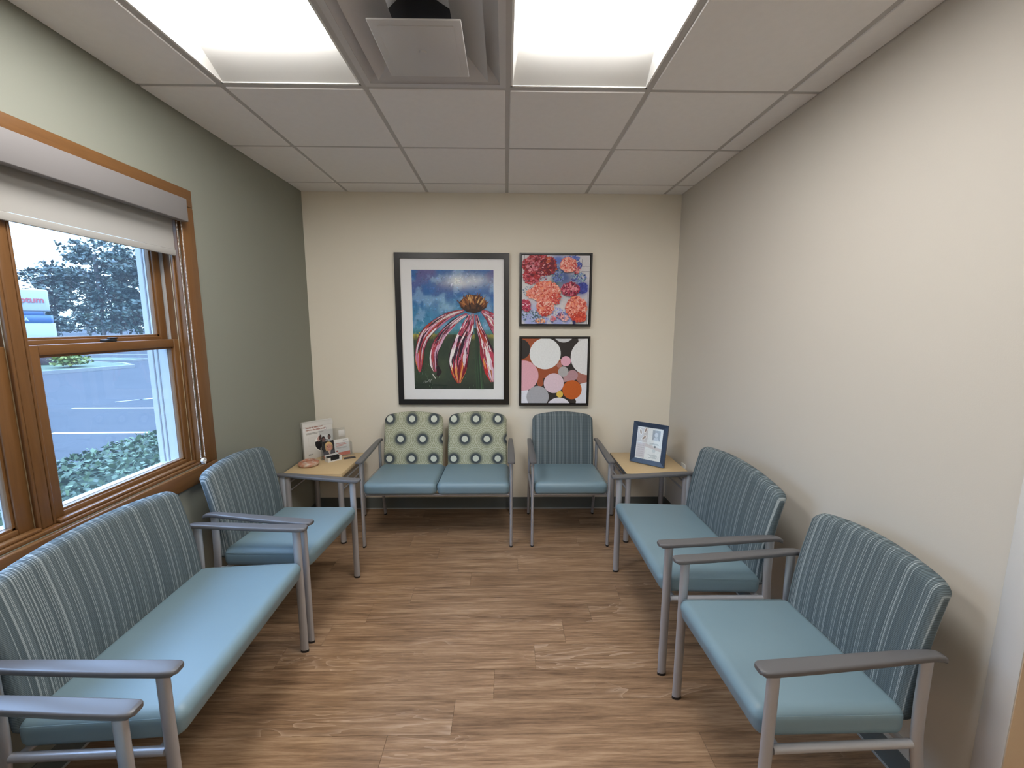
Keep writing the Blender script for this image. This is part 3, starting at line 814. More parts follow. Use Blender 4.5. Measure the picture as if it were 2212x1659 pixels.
# --- coneflower
pic = thing('framed_picture', 'large framed painting of a drooping pink coneflower with wide white mat', 'picture', (0.696, -0.0005, 0.909))
PWd, PHt = 0.898, 1.2
link('frame', frame_ring(PWd, PHt, 0.043, -0.030, -0.001), M['frame_black'], pic)
mo = link('mat_board', MB().box(0.043, PWd - 0.043, -0.014, -0.011, 0.043, PHt - 0.043), M['mat_board'], pic)
link('glass', MB().box(0.043, PWd - 0.043, -0.0205, -0.0195, 0.043, PHt - 0.043), M['picture_glass'], pic)
CWd, CHt = 0.643, 0.945
cv = Canvas(CWd, CHt)
def fc(px, py):                     # from the photographed print to metres
    lft = 45 + 45 * (py - 12) / 1610; return ((px - lft) / (1160 - lft) * CWd, (1622 - py) / 1610 * CHt)
def sky(u, v):
    n = fbm(u * 5, v * 7, 5); n2 = fbm(u * 11 + 9, v * 13 + 4, 3)
    if v > 0.475:
        c = lerp3(lin((70, 150, 180)), lin((50, 105, 170)), (v - 0.5) / 0.3 + (n - 0.5) * 0.8)
        c = lerp3(c, lin((95, 95, 150)), sstep(0.72, 1.0, v) * sstep(0.45, 0.62, n))
        c = lerp3(c, lin((140, 180, 215)), sstep(0.5, 0.68, n2) * 0.6)
        cl = math.exp(-(((u - 0.66) / 0.26) ** 2 + ((v - 0.91) / 0.055) ** 2)); c = lerp3(c, lin((225, 228, 228)), cl * (0.5 + 0.9 * n2))
        cl = math.exp(-(((u - 0.36) / 0.14) ** 2 + ((v - 0.71) / 0.06) ** 2)); c = lerp3(c, lin((150, 195, 215)), cl * 1.2 * n2)
        c = lerp3(lin((70, 130, 130)), c, sstep(0.475, 0.53, v))
        return c
    c = lerp3(lin((42, 62, 52)), lin((70, 85, 62)), fbm(u * 6, v * 9, 4) * 1.4 - 0.3)
    c = lerp3(c, lin((25, 38, 40)), sstep(0.14, 0.0, v) * 0.7)
    c = lerp3(c, lin((205, 188, 80)), sstep(0.415, 0.47, v + 0.07 * (n2 - 0.5)) * (0.95 if u < 0.15 else 0.6) * sstep(0.2, 0.6, n))
    return c
cv.grid(56, 84, sky)
rng = random.Random(3)
for k in range(1500):               # palette-knife dabs over sky and grass
    u, v = rng.random(), rng.random(); c = sky(u, v); q = rng.uniform(0.72, 1.35); c = tuple(min(1, x * q * rng.uniform(0.92, 1.08)) for x in c)
    a = rng.uniform(0, 6.28); l = rng.uniform(0.004, 0.014); x, y = u * CWd, v * CHt
    cv.stroke([(x, y), (x + l * math.cos(a), y + l * math.sin(a)), (x + 1.7 * l * math.cos(a + 0.5), y + 1.7 * l * math.sin(a + 0.5))], [l * 0.15, l * 0.4, l * 0.1], c)
STEM = [lin(c) for c in ((42, 66, 50), (52, 82, 58), (36, 56, 46), (66, 104, 72), (48, 74, 54))]
for k in range(26):
    x0 = 925 + rng.uniform(-22, 22); x1 = 985 + rng.uniform(-55, 60)
    cv.stroke([fc(x, y) for x, y in cat_spline([(x0, 780), ((x0 + x1) / 2 - 10, 1150), (x1, 1640)], 10)], [0.004 + 0.004 * rng.random()] * 11, rng.choice(STEM))
PINK = [lin(c) for c in ((190, 70, 95), (165, 45, 70), (205, 120, 150), (215, 175, 200), (225, 205, 215), (140, 45, 60), (175, 60, 45), (200, 140, 165), (60, 35, 55), (238, 232, 230), (48, 30, 46), (238, 228, 230))]
def petal(ctrl, wid, n_st, dark_edge=True, tip=None):
    sp_ = cat_spline(ctrl, 26); wsc = 1.0 / 1115 * CWd
    W_ = cat_spline([(w,) for w in wid], 26); W_ = [max(1.0, w[0]) for w in W_]
    P = [fc(*p) for p in sp_]
    cv.stroke(P, [w * wsc * 1.12 for w in W_], lin((62, 38, 52)))
    cv.stroke(P, [w * wsc for w in W_], lin((178, 75, 98)))
    nor = []
    for k in range(len(P)):
        a, b = P[max(0, k - 1)], P[min(len(P) - 1, k + 1)]; l = math.hypot(b[0] - a[0], b[1] - a[1]) or 1
        nor.append((-(b[1] - a[1]) / l, (b[0] - a[0]) / l))
    for q in range(n_st):
        off = rng.uniform(-0.9, 0.9); k0 = rng.randint(0, 20); k1 = min(26, k0 + rng.randint(3, 9))
        drift = rng.uniform(-0.15, 0.15); pts, ws = [], []
        c = rng.choice(PINK)
        if tip is not None and k0 > 15 and rng.random() < 0.6: c = rng.choice(tip)
        w0 = rng.uniform(0.03, 0.22)
        for k in range(k0, k1 + 1):
            f = (k - k0) / max(1, k1 - k0); o_ = max(-0.95, min(0.95, off + drift * f + rng.uniform(-0.03, 0.03)))
            w = W_[k] * wsc
            pts.append((P[k][0] + nor[k][0] * o_ * w, P[k][1] + nor[k][1] * o_ * w)); ws.append(w * w0 * (0.25 + math.sin(math.pi * min(0.97, max(0.03, f)))))
        cv.stroke(pts, ws, c)
ORG = [lin((205, 75, 50)), lin((185, 45, 50)), lin((225, 150, 80)), lin((120, 25, 45))]
petal([(760, 545), (560, 610), (370, 730), (230, 880), (165, 1060), (150, 1230), (160, 1385)], [16, 42, 58, 66, 58, 52, 14], 110, tip=ORG)
petal([(800, 590), (640, 690), (500, 830), (400, 980), (350, 1130), (352, 1280), (365, 1385)], [14, 36, 46, 54, 52, 50, 16], 110, tip=ORG)
cv.stroke([fc(395, 1300), fc(425, 1380), fc(400, 1440)], [0.012, 0.02, 0.012], lin((38, 25, 32)))
petal([(1000, 560), (1090, 640), (1165, 770), (1240, 900)], [14, 40, 50, 50], 30)
petal([(1000, 545), (1080, 575), (1170, 620)], [10, 26, 30], 16)
petal([(925, 600), (960, 760), (1030, 960), (1080, 1160), (1120, 1350), (1140, 1520)], [14, 36, 62, 88, 84, 22], 120, tip=ORG)
petal([(880, 590), (830, 760), (740, 960), (690, 1160), (680, 1350), (690, 1540)], [16, 60, 100, 122, 104, 20], 190, tip=ORG)
petal([(830, 600), (770, 740), (700, 880)], [12, 34, 26], 22)
cv.add([fc(*p) for p in [(690, 440), (740, 390), (800, 350), (880, 335), (970, 350), (1040, 400), (1070, 460), (1060, 505), (1000, 545), (900, 575), (800, 560), (720, 510)]], lin((82, 50, 32)))
cv.add([fc(*p) for p in [(720, 500), (800, 450), (900, 435), (1010, 455), (1060, 500), (1000, 545), (900, 580), (800, 560)]], lin((55, 36, 26)))
for k in range(260):                # cone: rows of upright bristles
    f = k / 260; ang = rng.uniform(-1.25, 1.25); ln = rng.uniform(0.55, 1.0) * (1 - 0.35 * f)
    bx, by = 885 + math.sin(ang) * 90, 540 - 20 * math.cos(ang)
    ex, ey = 885 + math.sin(ang) * 255 * ln, 545 - (math.cos(ang) * 225 + 40) * ln
    if f > 0.65: c = lin(rng.choice([(60, 38, 28), (48, 30, 24), (85, 52, 30)]))
    else: c = lin(rng.choice([(105, 62, 35), (140, 82, 42), (172, 110, 60), (88, 50, 30), (205, 160, 100), (75, 42, 28)]))
    if f > 0.65: ex, ey = bx + (ex - bx) * 0.55, by + (ey - by) * 0.5
    mx_, my_ = (bx + ex) / 2, (by + ey) / 2
    cv.stroke([fc(bx, by), fc(mx_, my_), fc(ex, ey)], [0.0045, 0.0075, 0.0022], c)

for k in range(60):                 # loose flecks on the petals and grass
    x, y = rng.uniform(100, 1150), rng.uniform(1050, 1600)
    cv.stroke([fc(x, y), fc(x + rng.uniform(-8, 8), y + rng.uniform(10, 35))], [0.0012, 0.0012], lin(rng.choice([(95, 120, 100), (60, 90, 70), (120, 150, 120)])))
sg = [(215, 1535), (222, 1510), (240, 1505), (235, 1530), (255, 1520), (262, 1512), (268, 1524), (280, 1505), (284, 1490), (296, 1480), (292, 1515), (300, 1530), (312, 1490), (330, 1475)]
cv.stroke([fc(*p) for p in sg], [0.0012] * len(sg), lin((200, 205, 200)))
cv.stroke([fc(330, 1405), fc(352, 1440), fc(375, 1475)], [0.002, 0.004, 0.002], lin((225, 222, 215)))
pr = link('print', cv.mb.mesh('print'), M['paint'], mo); pr.location = (0.130, -0.0142, 0.126)

# --- peonies
def small_pic(name, label, x, z, w, h, canvas, mat, side):
    p = thing(name, label, 'picture', (x, -0.0005, z))
    link('frame', frame_ring(w, h, 0.013, -0.040, -0.001), M['frame_black'], p)
    link('backing', MB().box(0.013, w - 0.013, -0.012, -0.008, 0.013, h - 0.013), M['frame_black'], p)
    b = link('canvas', MB().box(0.019, w - 0.019, -0.034, -0.0122, 0.019, h - 0.019), M['card'], p)
    pt = link('painting', canvas.mb.mesh('painting'), M[mat], b); pt.location = (0.019, -0.0342, 0.019)
    return p
SW, SH = 0.569, 0.566
pc = Canvas(SW - 0.038, SH - 0.038)
def pf(px, py): return ((px - 75) / 1515 * pc.w, (1610 - py) / 1540 * pc.h)
rg = random.Random(8)
def pbg(u, v):
    n = fbm(u * 7, v * 7, 4); c = lin((214, 212, 214))
    c = lerp3(c, lin((165, 175, 225)), sstep(0.46, 0.62, n) * sstep(0.45, 0.1, v))
    d = math.exp(-(((u - 0.62) / 0.17) ** 2 + ((v - 0.66) / 0.2) ** 2)); c = lerp3(c, lin((75, 95, 150)), d * (0.7 + n * 0.6))
    d = math.exp(-(((u - 0.88) / 0.10) ** 2 + ((v - 0.53) / 0.10) ** 2)); c = lerp3(c, lin((60, 72, 160)), min(1, d * 1.4))
    d = math.exp(-(((u - 0.53) / 0.10) ** 2 + ((v - 0.93) / 0.07) ** 2)); c = lerp3(c, lin((95, 120, 195)), min(1, d * 1.3))
    d = math.exp(-(((u - 0.50) / 0.07) ** 2 + ((v - 0.60) / 0.09) ** 2)); c = lerp3(c, lin((85, 110, 115)), min(1, d * 1.2))
    return c
pc.grid(48, 48, pbg)
def dabs(cx_, cy_, rx, ry, cols, n, lo=14, hi=42, fill=True, thin=0.75):
    if n >= 85 and fill:
        P = []
        for k in range(60):
            a = 2 * math.pi * k / 60; q = rg.uniform(0.72, 1.0) if k % 2 else rg.uniform(0.9, 1.16)
            P.append((cx_ + rx * q * math.cos(a), cy_ + ry * q * math.sin(a)))
        for k in range(60): pc.add([pf(cx_, cy_), pf(*P[k]), pf(*P[(k + 1) % 60])], lerp3(lin(cols[k % 2]), lin(cols[0]), 0.6))
    n = int(n * 1.5)
    for k in range(n):
        rr = math.sqrt(rg.random()) if k > n * 0.3 else rg.uniform(0.75, 1.0)
        a = rg.uniform(0, 2 * math.pi); x, y = cx_ + rx * rr * math.cos(a), cy_ + ry * rr * math.sin(a)
        d = a + rg.uniform(-0.9, 0.9); l = rg.uniform(lo, hi) * 1.15; w = l * rg.uniform(0.22, 0.5) * thin
        pts = [pf(x + l * (t - 0.5) * math.cos(d + (t - 0.5) * 1.1), y + l * (t - 0.5) * math.sin(d + (t - 0.5) * 1.1)) for t in (0, 0.3, 0.65, 1)]
        k_ = pc.w / 1515; c = rg.choice(cols)
        pc.stroke(pts, [w * k_ * 0.35, w * k_, w * k_, w * k_ * 0.3], lin(c))
BL = [(80, 95, 165), (105, 125, 190), (60, 75, 130), (130, 150, 205), (70, 100, 120), (110, 140, 150)]
dabs(880, 500, 130, 180, BL, 130, 20, 60, False); dabs(1350, 560, 170, 110, BL + [(150, 185, 190), (190, 210, 210)], 120, 15, 50, False)
dabs(1440, 790, 110, 120, [(60, 70, 160), (75, 88, 175), (50, 58, 140)], 110, 18, 50)
dabs(1170, 140, 190, 60, [(90, 110, 190), (110, 130, 205)], 60, 18, 50); dabs(1350, 290, 60, 80, [(85, 100, 185), (70, 84, 170)], 40, 18, 40)
dabs(260, 860, 170, 120, [(130, 150, 170), (90, 115, 140), (200, 205, 215)], 50, 10, 40)
dabs(330, 1440, 260, 130, [(165, 180, 225), (190, 200, 235), (95, 125, 130), (70, 95, 105), (205, 215, 220)], 130, 15, 50, False)
dabs(800, 1400, 280, 170, [(165, 175, 225), (185, 192, 235), (120, 130, 190), (200, 205, 235)], 130, 15, 50, False)
dabs(520, 570, 120, 110, [(150, 40, 70), (200, 200, 215), (130, 45, 75), (170, 180, 210)], 50, 12, 36)
RED = [(165, 30, 45), (140, 22, 42), (190, 45, 60), (205, 90, 105), (120, 20, 38), (215, 120, 130), (180, 40, 40)]
DRED = [(120, 20, 40), (140, 25, 45), (95, 15, 35), (160, 40, 60), (185, 70, 50)]
dabs(460, 290, 375, 230, RED, 420, 26, 75); dabs(290, 520, 190, 190, RED, 240, 22, 65); dabs(640, 330, 200, 170, DRED, 170, 24, 60)
dabs(320, 300, 140, 110, [(215, 120, 135), (200, 90, 110), (225, 150, 160)], 60, 18, 50); dabs(640, 180, 60, 60, [(200, 85, 50), (215, 110, 70)], 22, 18, 46)
COR = [(230, 130, 115), (240, 160, 140), (220, 105, 90), (245, 180, 165), (205, 80, 65), (235, 145, 125), (240, 150, 110)]
dabs(620, 900, 320, 250, COR, 460, 24, 66); dabs(330, 920, 150, 110, COR, 110, 20, 50); dabs(600, 1240, 190, 170, COR, 220, 22, 60)
dabs(840, 1040, 110, 120, [(205, 70, 65), (225, 100, 85), (190, 55, 60)], 60, 20, 50); dabs(600, 1380, 90, 60, [(205, 65, 45), (190, 50, 50)], 30, 18, 44)
dabs(1110, 280, 180, 160, COR[:4] + [(235, 140, 120)], 180, 22, 60); dabs(1280, 390, 80, 85, [(240, 170, 165), (225, 120, 120), (150, 35, 60)], 50, 18, 42)
MAG = [(170, 35, 75), (150, 28, 62), (195, 60, 95), (215, 110, 135), (130, 25, 60), (185, 55, 70)]
dabs(1160, 820, 200, 150, MAG, 230, 20, 56); dabs(1210, 800, 80, 70, [(225, 130, 135), (235, 160, 160)], 34, 14, 34)
dabs(1300, 1240, 230, 250, COR, 380, 24, 64); dabs(1360, 1450, 170, 110, [(205, 70, 45), (220, 95, 70), (190, 55, 45)], 110, 22, 56)
dabs(150, 1180, 120, 120, MAG + [(230, 190, 200)], 90, 18, 50); dabs(200, 1270, 80, 60, MAG, 40, 18, 44)
dabs(490, 1540, 110, 50, [(230, 160, 110), (220, 130, 80), (240, 200, 180)], 36, 18, 42); dabs(780, 1490, 60, 60, [(220, 110, 120), (235, 160, 165)], 26, 16, 38)
dabs(950, 1420, 80, 70, [(150, 45, 90), (230, 160, 170), (90, 70, 130)], 36, 14, 36); dabs(1040, 1470, 90, 70, [(240, 185, 180), (230, 160, 155)], 36, 18, 42)
for (cx_, cy_, rx, ry, cols) in ((420, 300, 330, 220, [(235, 165, 170), (90, 12, 28), (110, 18, 34)]), (620, 930, 300, 260, [(252, 205, 190), (250, 195, 175), (190, 70, 60)]), (1300, 1240, 210, 230, [(252, 205, 190), (185, 60, 50), (250, 190, 170)]), (1110, 280, 160, 140, [(252, 205, 190), (200, 80, 75)]), (600, 1240, 170, 150, [(252, 205, 190), (190, 60, 50)]), (1160, 820, 170, 130, [(235, 150, 165), (95, 15, 45)])):
    dabs(cx_, cy_, rx, ry, cols, 36, 30, 64, False, 0.45)
pc.stroke([pf(1250, 1530), pf(1262, 1620)], [0.011, 0.011], lin((45, 42, 95)))
for (a, b) in (((1390, 430), (1590, 430)), ((1390, 320), (1590, 318)), ((1405, 160), (1400, 320)), ((95, 640), (240, 640)), ((130, 80), (130, 260)), ((1550, 900), (1555, 1250)), ((1540, 1400), (1545, 1610))):
    pc.stroke([pf(*a), pf(*b)], [0.0012, 0.0012], lin((110, 105, 125)))
small_pic('framed_picture', 'square framed painting of red and coral peonies, upper of the two', 1.673, 1.545, SW, SH, pc, 'paint', 0)

# --- circles
cc_ = Canvas(SW - 0.038, SH - 0.042)
def qf(px, py): return ((px - 77) / 677 * cc_.w, (1590 - py) / 662 * cc_.h)
kx = cc_.w / 677
cc_.mb.poly([(0, 0, 0), (cc_.w, 0, 0), (cc_.w, 0, cc_.h), (0, 0, cc_.h)], lin((50, 44, 42)))
def D(x, y, r, c):
    a = qf(x, y); cc_.disc(a[0], a[1], r * kx, lin(c))
RU, MV, WH = (158, 82, 50), (170, 112, 100), (226, 227, 228)
cc_.add([qf(*p) for p in [(77, 928), (260, 920), (330, 1000), (480, 1150), (500, 1215), (455, 1300), (380, 1330), (305, 1330), (300, 1400), (262, 1412), (240, 1385), (242, 1330), (252, 1290), (200, 1200), (77, 1150)]], lin(RU))
D(272, 1385, 32, RU); D(58, 1035, 106, (50, 46, 44))
D(505, 850, 116, (206, 207, 210)); cc_.add([qf(*p) for p in [(655, 920), (760, 920), (760, 990), (650, 962)]], lin((206, 205, 208)))
D(625, 950, 32, (50, 44, 42))
cc_.add([qf(*p) for p in [(660, 1260), (760, 1260), (760, 1370), (715, 1388), (670, 1370), (640, 1340)]], lin(MV)); D(706, 1340, 50, MV)
D(770, 1110, 189, WH); D(318, 1080, 160, (228, 231, 232)); D(95, 1305, 157, (226, 172, 184))
D(472, 1138, 7, (225, 205, 165)); D(465, 1195, 27, (178, 120, 108))
cc_.add([qf(*p) for p in [(505, 1310), (560, 1290), (600, 1245), (655, 1310), (600, 1355), (520, 1370)]], lin((184, 146, 150)))
D(605, 1300, 56, (182, 143, 150)); D(508, 1262, 53, (178, 176, 177)); D(532, 1155, 52, (226, 172, 190))
cc_.add([qf(*p) for p in [(77, 1462), (150, 1452), (140, 1500), (135, 1540), (152, 1600), (77, 1600)]], lin((225, 228, 238)))
D(246, 1525, 115, (170, 171, 178))
cc_.add([qf(*p) for p in [(690, 1388), (760, 1370), (760, 1600), (640, 1600), (640, 1545), (600, 1540)]], lin((226, 228, 236)))
cc_.add([qf(*p) for p in [(590, 1545), (632, 1548), (648, 1565), (644, 1600), (560, 1600)]], lin((50, 44, 42)))
D(412, 1382, 104, (224, 200, 212)); D(603, 1450, 100, (196, 96, 36)); D(476, 1497, 34, (226, 192, 90)); D(468, 1668, 138, (226, 224, 234))
small_pic('framed_picture', 'square framed print of overlapping coloured circles, lower of the two', 1.675, 0.904, SW, SH - 0.004, cc_, 'print', 1)

# ------------------------------------------------------------------ things on the left table
ZT_ = 0.525
def prints(w, h): return Canvas(w, h)
# brochure box: local x along the face, y into the box, z up
ang = math.atan2(0.155, 0.152)
bx = thing('brochure_box', 'white cardboard brochure box standing in the corner on the left table', 'box', (0.034, -0.292, ZT_), ang)
BW, BH, BD = 0.225, 0.288, 0.036
link('carton', rbox('carton', 0, BW, 0, BD, 0.0005, BH - 0.005, 0.001, 1), M['card'], bx)
lid = MB().box(-0.002, BW + 0.002, -0.0022, -0.0004, BH - 0.036, BH).box(-0.002, -0.0004, -0.0004, BD, BH - 0.045, BH).box(BW + 0.0004, BW + 0.002, -0.0004, BD, BH - 0.045, BH).box(-0.002, BW + 0.002, -0.0022, BD, BH - 0.004, BH + 0.001)
link('lid', lid, M['card'], bx)
bf = Canvas(BW, BH)
GR, DK = lin((150, 145, 140)), (0.012, 0.010, 0.012)
def ell(cv_, cx_, cy_, rx, ry, col, rot=0.0, n=24):
    cv_.add([(cx_ + rx * math.cos(t) * math.cos(rot) - ry * math.sin(t) * math.sin(rot), cy_ + rx * math.cos(t) * math.sin(rot) + ry * math.sin(t) * math.cos(rot)) for t in [2 * math.pi * k / n for k in range(n)]], col)
for (y, w) in ((0.203, 0.13), (0.195, 0.085)): bf.add([(0.02, y), (0.02 + w, y), (0.02 + w, y + 0.003), (0.02, y + 0.003)], GR)
for (a, b, c, d) in ((0.035, 0.130, 0.100, 0.101), (0.035, 0.130, 0.170, 0.171), (0.035, 0.036, 0.100, 0.171)): bf.add([(a, c), (b, c), (b, d), (a, d)], lin((190, 186, 182)))
ell(bf, 0.145, 0.113, 0.068, 0.068, lin((238, 236, 232)))
bf.add([(0.145 + 0.063 * math.cos(t), 0.113 + 0.063 * math.sin(t)) for t in [math.radians(165 + 10 * k) for k in range(20)]] + [(0.20, 0.125), (0.15, 0.14)], DK)
bf.add([(0.135, 0.03), (0.160, 0.03), (0.178, 0.125), (0.150, 0.130)], lin((175, 165, 172)))
ell(bf, 0.115, 0.150, 0.014, 0.023, lin((185, 150, 142)), -0.25); ell(bf, 0.124, 0.158, 0.009, 0.022, lin((75, 45, 40)), -0.2)
ell(bf, 0.146, 0.137, 0.016, 0.026, lin((42, 28, 28)), 0.05); ell(bf, 0.147, 0.132, 0.011, 0.018, lin((130, 92, 88)), 0.05)
ell(bf, 0.192, 0.150, 0.012, 0.021, lin((48, 38, 38)), 0.1); ell(bf, 0.192, 0.147, 0.008, 0.016, lin((110, 82, 76)), 0.1)
bf.add([(0.168, 0.105), (0.215, 0.105), (0.208, 0.126), (0.186, 0.130)], lin((205, 208, 210)))
ell(bf, 0.165, 0.222, 0.011, 0.011, lin((186, 182, 186))); ell(bf, 0.165, 0.222, 0.008, 0.008, lin((226, 222, 222)))
for k in range(4): bf.add([(0.030 + k * 0.009, 0.030), (0.037 + k * 0.009, 0.030), (0.037 + k * 0.009, 0.040), (0.030 + k * 0.009, 0.040)], lin((140, 138, 138)))
bo = link('printed_front', bf.mb.mesh('printed_front'), M['print'], bx); bo.location = (0, -0.0024, 0)
RDM = plain('red brown ink', lin((176, 104, 84)), 0.6)
for (tx, z, sz) in (('Ready to take your', 0.243, 0.0165), ('care to the next level?', 0.224, 0.0165)):
    t = link('lettering', text_mesh(tx, sz, 0.0001, 0.0003), RDM, bx)
    t.rotation_euler = (R90, 0, 0); t.location = (0.018, -0.0030, z)

# acrylic flyer holder
ah = thing('flyer_holder', 'clear acrylic holder with a smiling portrait flyer on the left table', 'flyer holder', (0.158, -0.270, ZT_), math.atan2(0.141, 0.175))
AW = 0.225
ln_ = math.tan(math.radians(14))
def slab(x0, x1, z0, z1, y0, th, lean=ln_):
    mb = MB(); a = [(x0, y0 + z0 * lean, z0), (x1, y0 + z0 * lean, z0), (x1, y0 + z1 * lean, z1), (x0, y0 + z1 * lean, z1)]
    b = [(p[0], p[1] + th, p[2]) for p in a]
    mb.poly(a); mb.poly(b[::-1])
    for k in range(4): mb.poly([a[k], b[k], b[(k + 1) % 4], a[(k + 1) % 4]])
    return mb
link('base', rbox('base', -0.012, AW + 0.012, -0.024, 0.020, 0.0005, 0.0035, 0.001, 1), M['acrylic'], ah)
link('back_panel', slab(0.0, AW - 0.03, 0.0036, 0.215, 0.006, 0.002), M['acrylic'], ah)
link('front_panel', slab(0.0, AW, 0.0036, 0.105, -0.004, 0.002), M['acrylic'], ah)
link('side_panel', MB().box(-0.0024, -0.0004, -0.004, 0.030, 0.0036, 0.10), M['acrylic'], ah)
link('side_panel', MB().box(AW + 0.0004, AW + 0.0024, -0.004, 0.030, 0.0036, 0.10), M['acrylic'], ah)
FW, FH = 0.200, 0.125
fo = link('flyer', slab(0.012, 0.012 + FW, 0.005, 0.005 + FH, 0.000, 0.0008), M['card'], ah)
fcv = Canvas(FW, FH)
fcv.add([(0, 0), (FW, 0), (FW, 0.027), (0, 0.020)], lin((196, 112, 92)))
fcv.add([(0, 0.020), (0.086, 0.024), (0.086, FH), (0, FH)], lin((16, 15, 18)))
fcv.add([(0.0, 0.020), (0.083, 0.024), (0.079, 0.050), (0.060, 0.058), (0.028, 0.056), (0.0, 0.045)], lin((72, 70, 76)))
fcv.add([(0.042, 0.026), (0.050, 0.026), (0.057, 0.056), (0.034, 0.056)], lin((205, 178, 160)))
ell(fcv, 0.046, 0.088, 0.029, 0.031, lin((206, 172, 118))); ell(fcv, 0.027, 0.070, 0.009, 0.020, lin((200, 160, 110)), 0.1); ell(fcv, 0.066, 0.072, 0.008, 0.018, lin((160, 118, 88)), -0.1)
ell(fcv, 0.046, 0.077, 0.0205, 0.027, lin((212, 150, 122))); ell(fcv, 0.037, 0.084, 0.004, 0.0025, lin((95, 60, 50))); ell(fcv, 0.055, 0.084, 0.004, 0.0025, lin((95, 60, 50)))
ell(fcv, 0.046, 0.075, 0.003, 0.005, lin((200, 132, 108))); ell(fcv, 0.046, 0.064, 0.009, 0.0045, lin((175, 75, 70))); ell(fcv, 0.046, 0.065, 0.007, 0.002, lin((235, 225, 220)))
for (y, w, c) in ((0.090, 0.070, (205, 120, 105)), (0.081, 0.080, (205, 120, 105)), (0.072, 0.055, (205, 120, 105)), (0.060, 0.080, (170, 165, 165)), (0.054, 0.074, (175, 170, 170))):
    fcv.add([(0.100, y), (0.100 + w, y), (0.100 + w, y + 0.0035), (0.100, y + 0.0035)], lin(c))
fcv.add([(0.155, 0.108), (0.186, 0.108), (0.186, 0.116), (0.155, 0.116)], lin((170, 168, 168))); ell(fcv, 0.103, 0.036, 0.008, 0.006, lin((170, 80, 65)))
me = fcv.mb.mesh('flyer_print')
for v in me.vertices: v.co = Vector((v.co.x + 0.012, v.co.y - 0.0003 + (v.co.z + 0.005) * ln_, v.co.z + 0.005))
link('flyer_print', me, M['print'], fo)
cr_ = link('appointment_card', rbox('appointment_card', -0.024, 0.024, -0.0005, 0.0005, 0.0, 0.050, 0.0004, 1), M['card'], None, 'small blank white card clipped on the acrylic flyer holder', 'card')
cr_.location = (0.262, -0.138, ZT_ + 0.150); cr_.rotation_euler = (0.0, 0.0, 0.72)

# card box
cb = thing('card_box', 'small open white box of black cards in front of the flyer', 'box', (0.236, -0.350, ZT_), math.atan2(0.098, 0.062) - 0.15)
L_, D_, H_ = 0.108, 0.055, 0.036
b_ = MB().box(0, L_, 0, D_, 0.0005, 0.002).box(0, L_, D_ - 0.0015, D_, 0.002, 0.046).box(0, 0.0015, 0.0015, D_ - 0.0015, 0.002, H_).box(L_ - 0.0015, L_, 0.0015, D_ - 0.0015, 0.002, H_)
b_.box(0, 0.020, 0, 0.0015, 0.002, H_).box(L_ - 0.020, L_, 0, 0.0015, 0.002, H_).box(0.020, L_ - 0.020, 0, 0.0015, 0.002, 0.010)
link('carton', b_, M['card'], cb)
for k in range(14):
    cdk = link('business_card', MB().box(-0.046, 0.046, -0.0004, 0.0004, 0.0, 0.033), M['black'], None, 'black business card packed on edge in the small white box', 'card', 'black cards in the white box')
    cdk.rotation_euler = (-0.18, 0, cb.rotation_euler[2])
    q = Matrix.Rotation(cb.rotation_euler[2], 4, 'Z') @ Vector((L_ / 2, 0.006 + k * 0.003, 0.0022)); cdk.location = Vector(cb.location) + q
# dark card lying on the table
dc = link('dark_card', rbox('dark_card', -0.043, 0.043, -0.024, 0.024, 0.0005, 0.0015, 0.0003, 1), M['darksup'], None, 'single dark card lying flat beside the small white box', 'card')
dc.location = (0.350, -0.228, ZT_); dc.rotation_euler = (0, 0, 0.55)

# glass bowl
def bowl_mat():
    g = N('swirled coral glass'); v = g.obj()
    f = g.noise(g.mapping(v, (1, 1, 2.5)), 14, 3, 0.5, 1.2)
    g.col(g.ramp(f, [(0.36, (0.62, 0.24, 0.14)), (0.50, (0.66, 0.38, 0.27)), (0.66, (0.74, 0.64, 0.52))]))
    g.set(0.18, 0, 0.5); g.b.inputs['Transmission Weight'].default_value = 0.25; g.b.inputs['Coat Weight'].default_value = 0.4; return g.m
bw_ = MB().lathe([(0.0, 0.0005), (0.058, 0.0005), (0.068, 0.006), (0.073, 0.016), (0.071, 0.026), (0.062, 0.033), (0.045, 0.036), (0.038, 0.034), (0.036, 0.028), (0.040, 0.014), (0.030, 0.009), (0.0, 0.008)], n=40)
bl_ = link('glass_bowl', None, None, None, 'squat coral and white swirled glass bowl on the left table', 'bowl'); bl_.location = (0.116, -0.405, ZT_)
BWM = bowl_mat()
link('body', bw_.mesh('body', 60), BWM, bl_)
link('rim', MB().tube([(0.041 * math.cos(a * math.pi / 16), 0.041 * math.sin(a * math.pi / 16), 0.0363) for a in range(33)], 0.0035, n=8, ref=(0, 0, 1)).mesh('rim', 60), BWM, bl_)

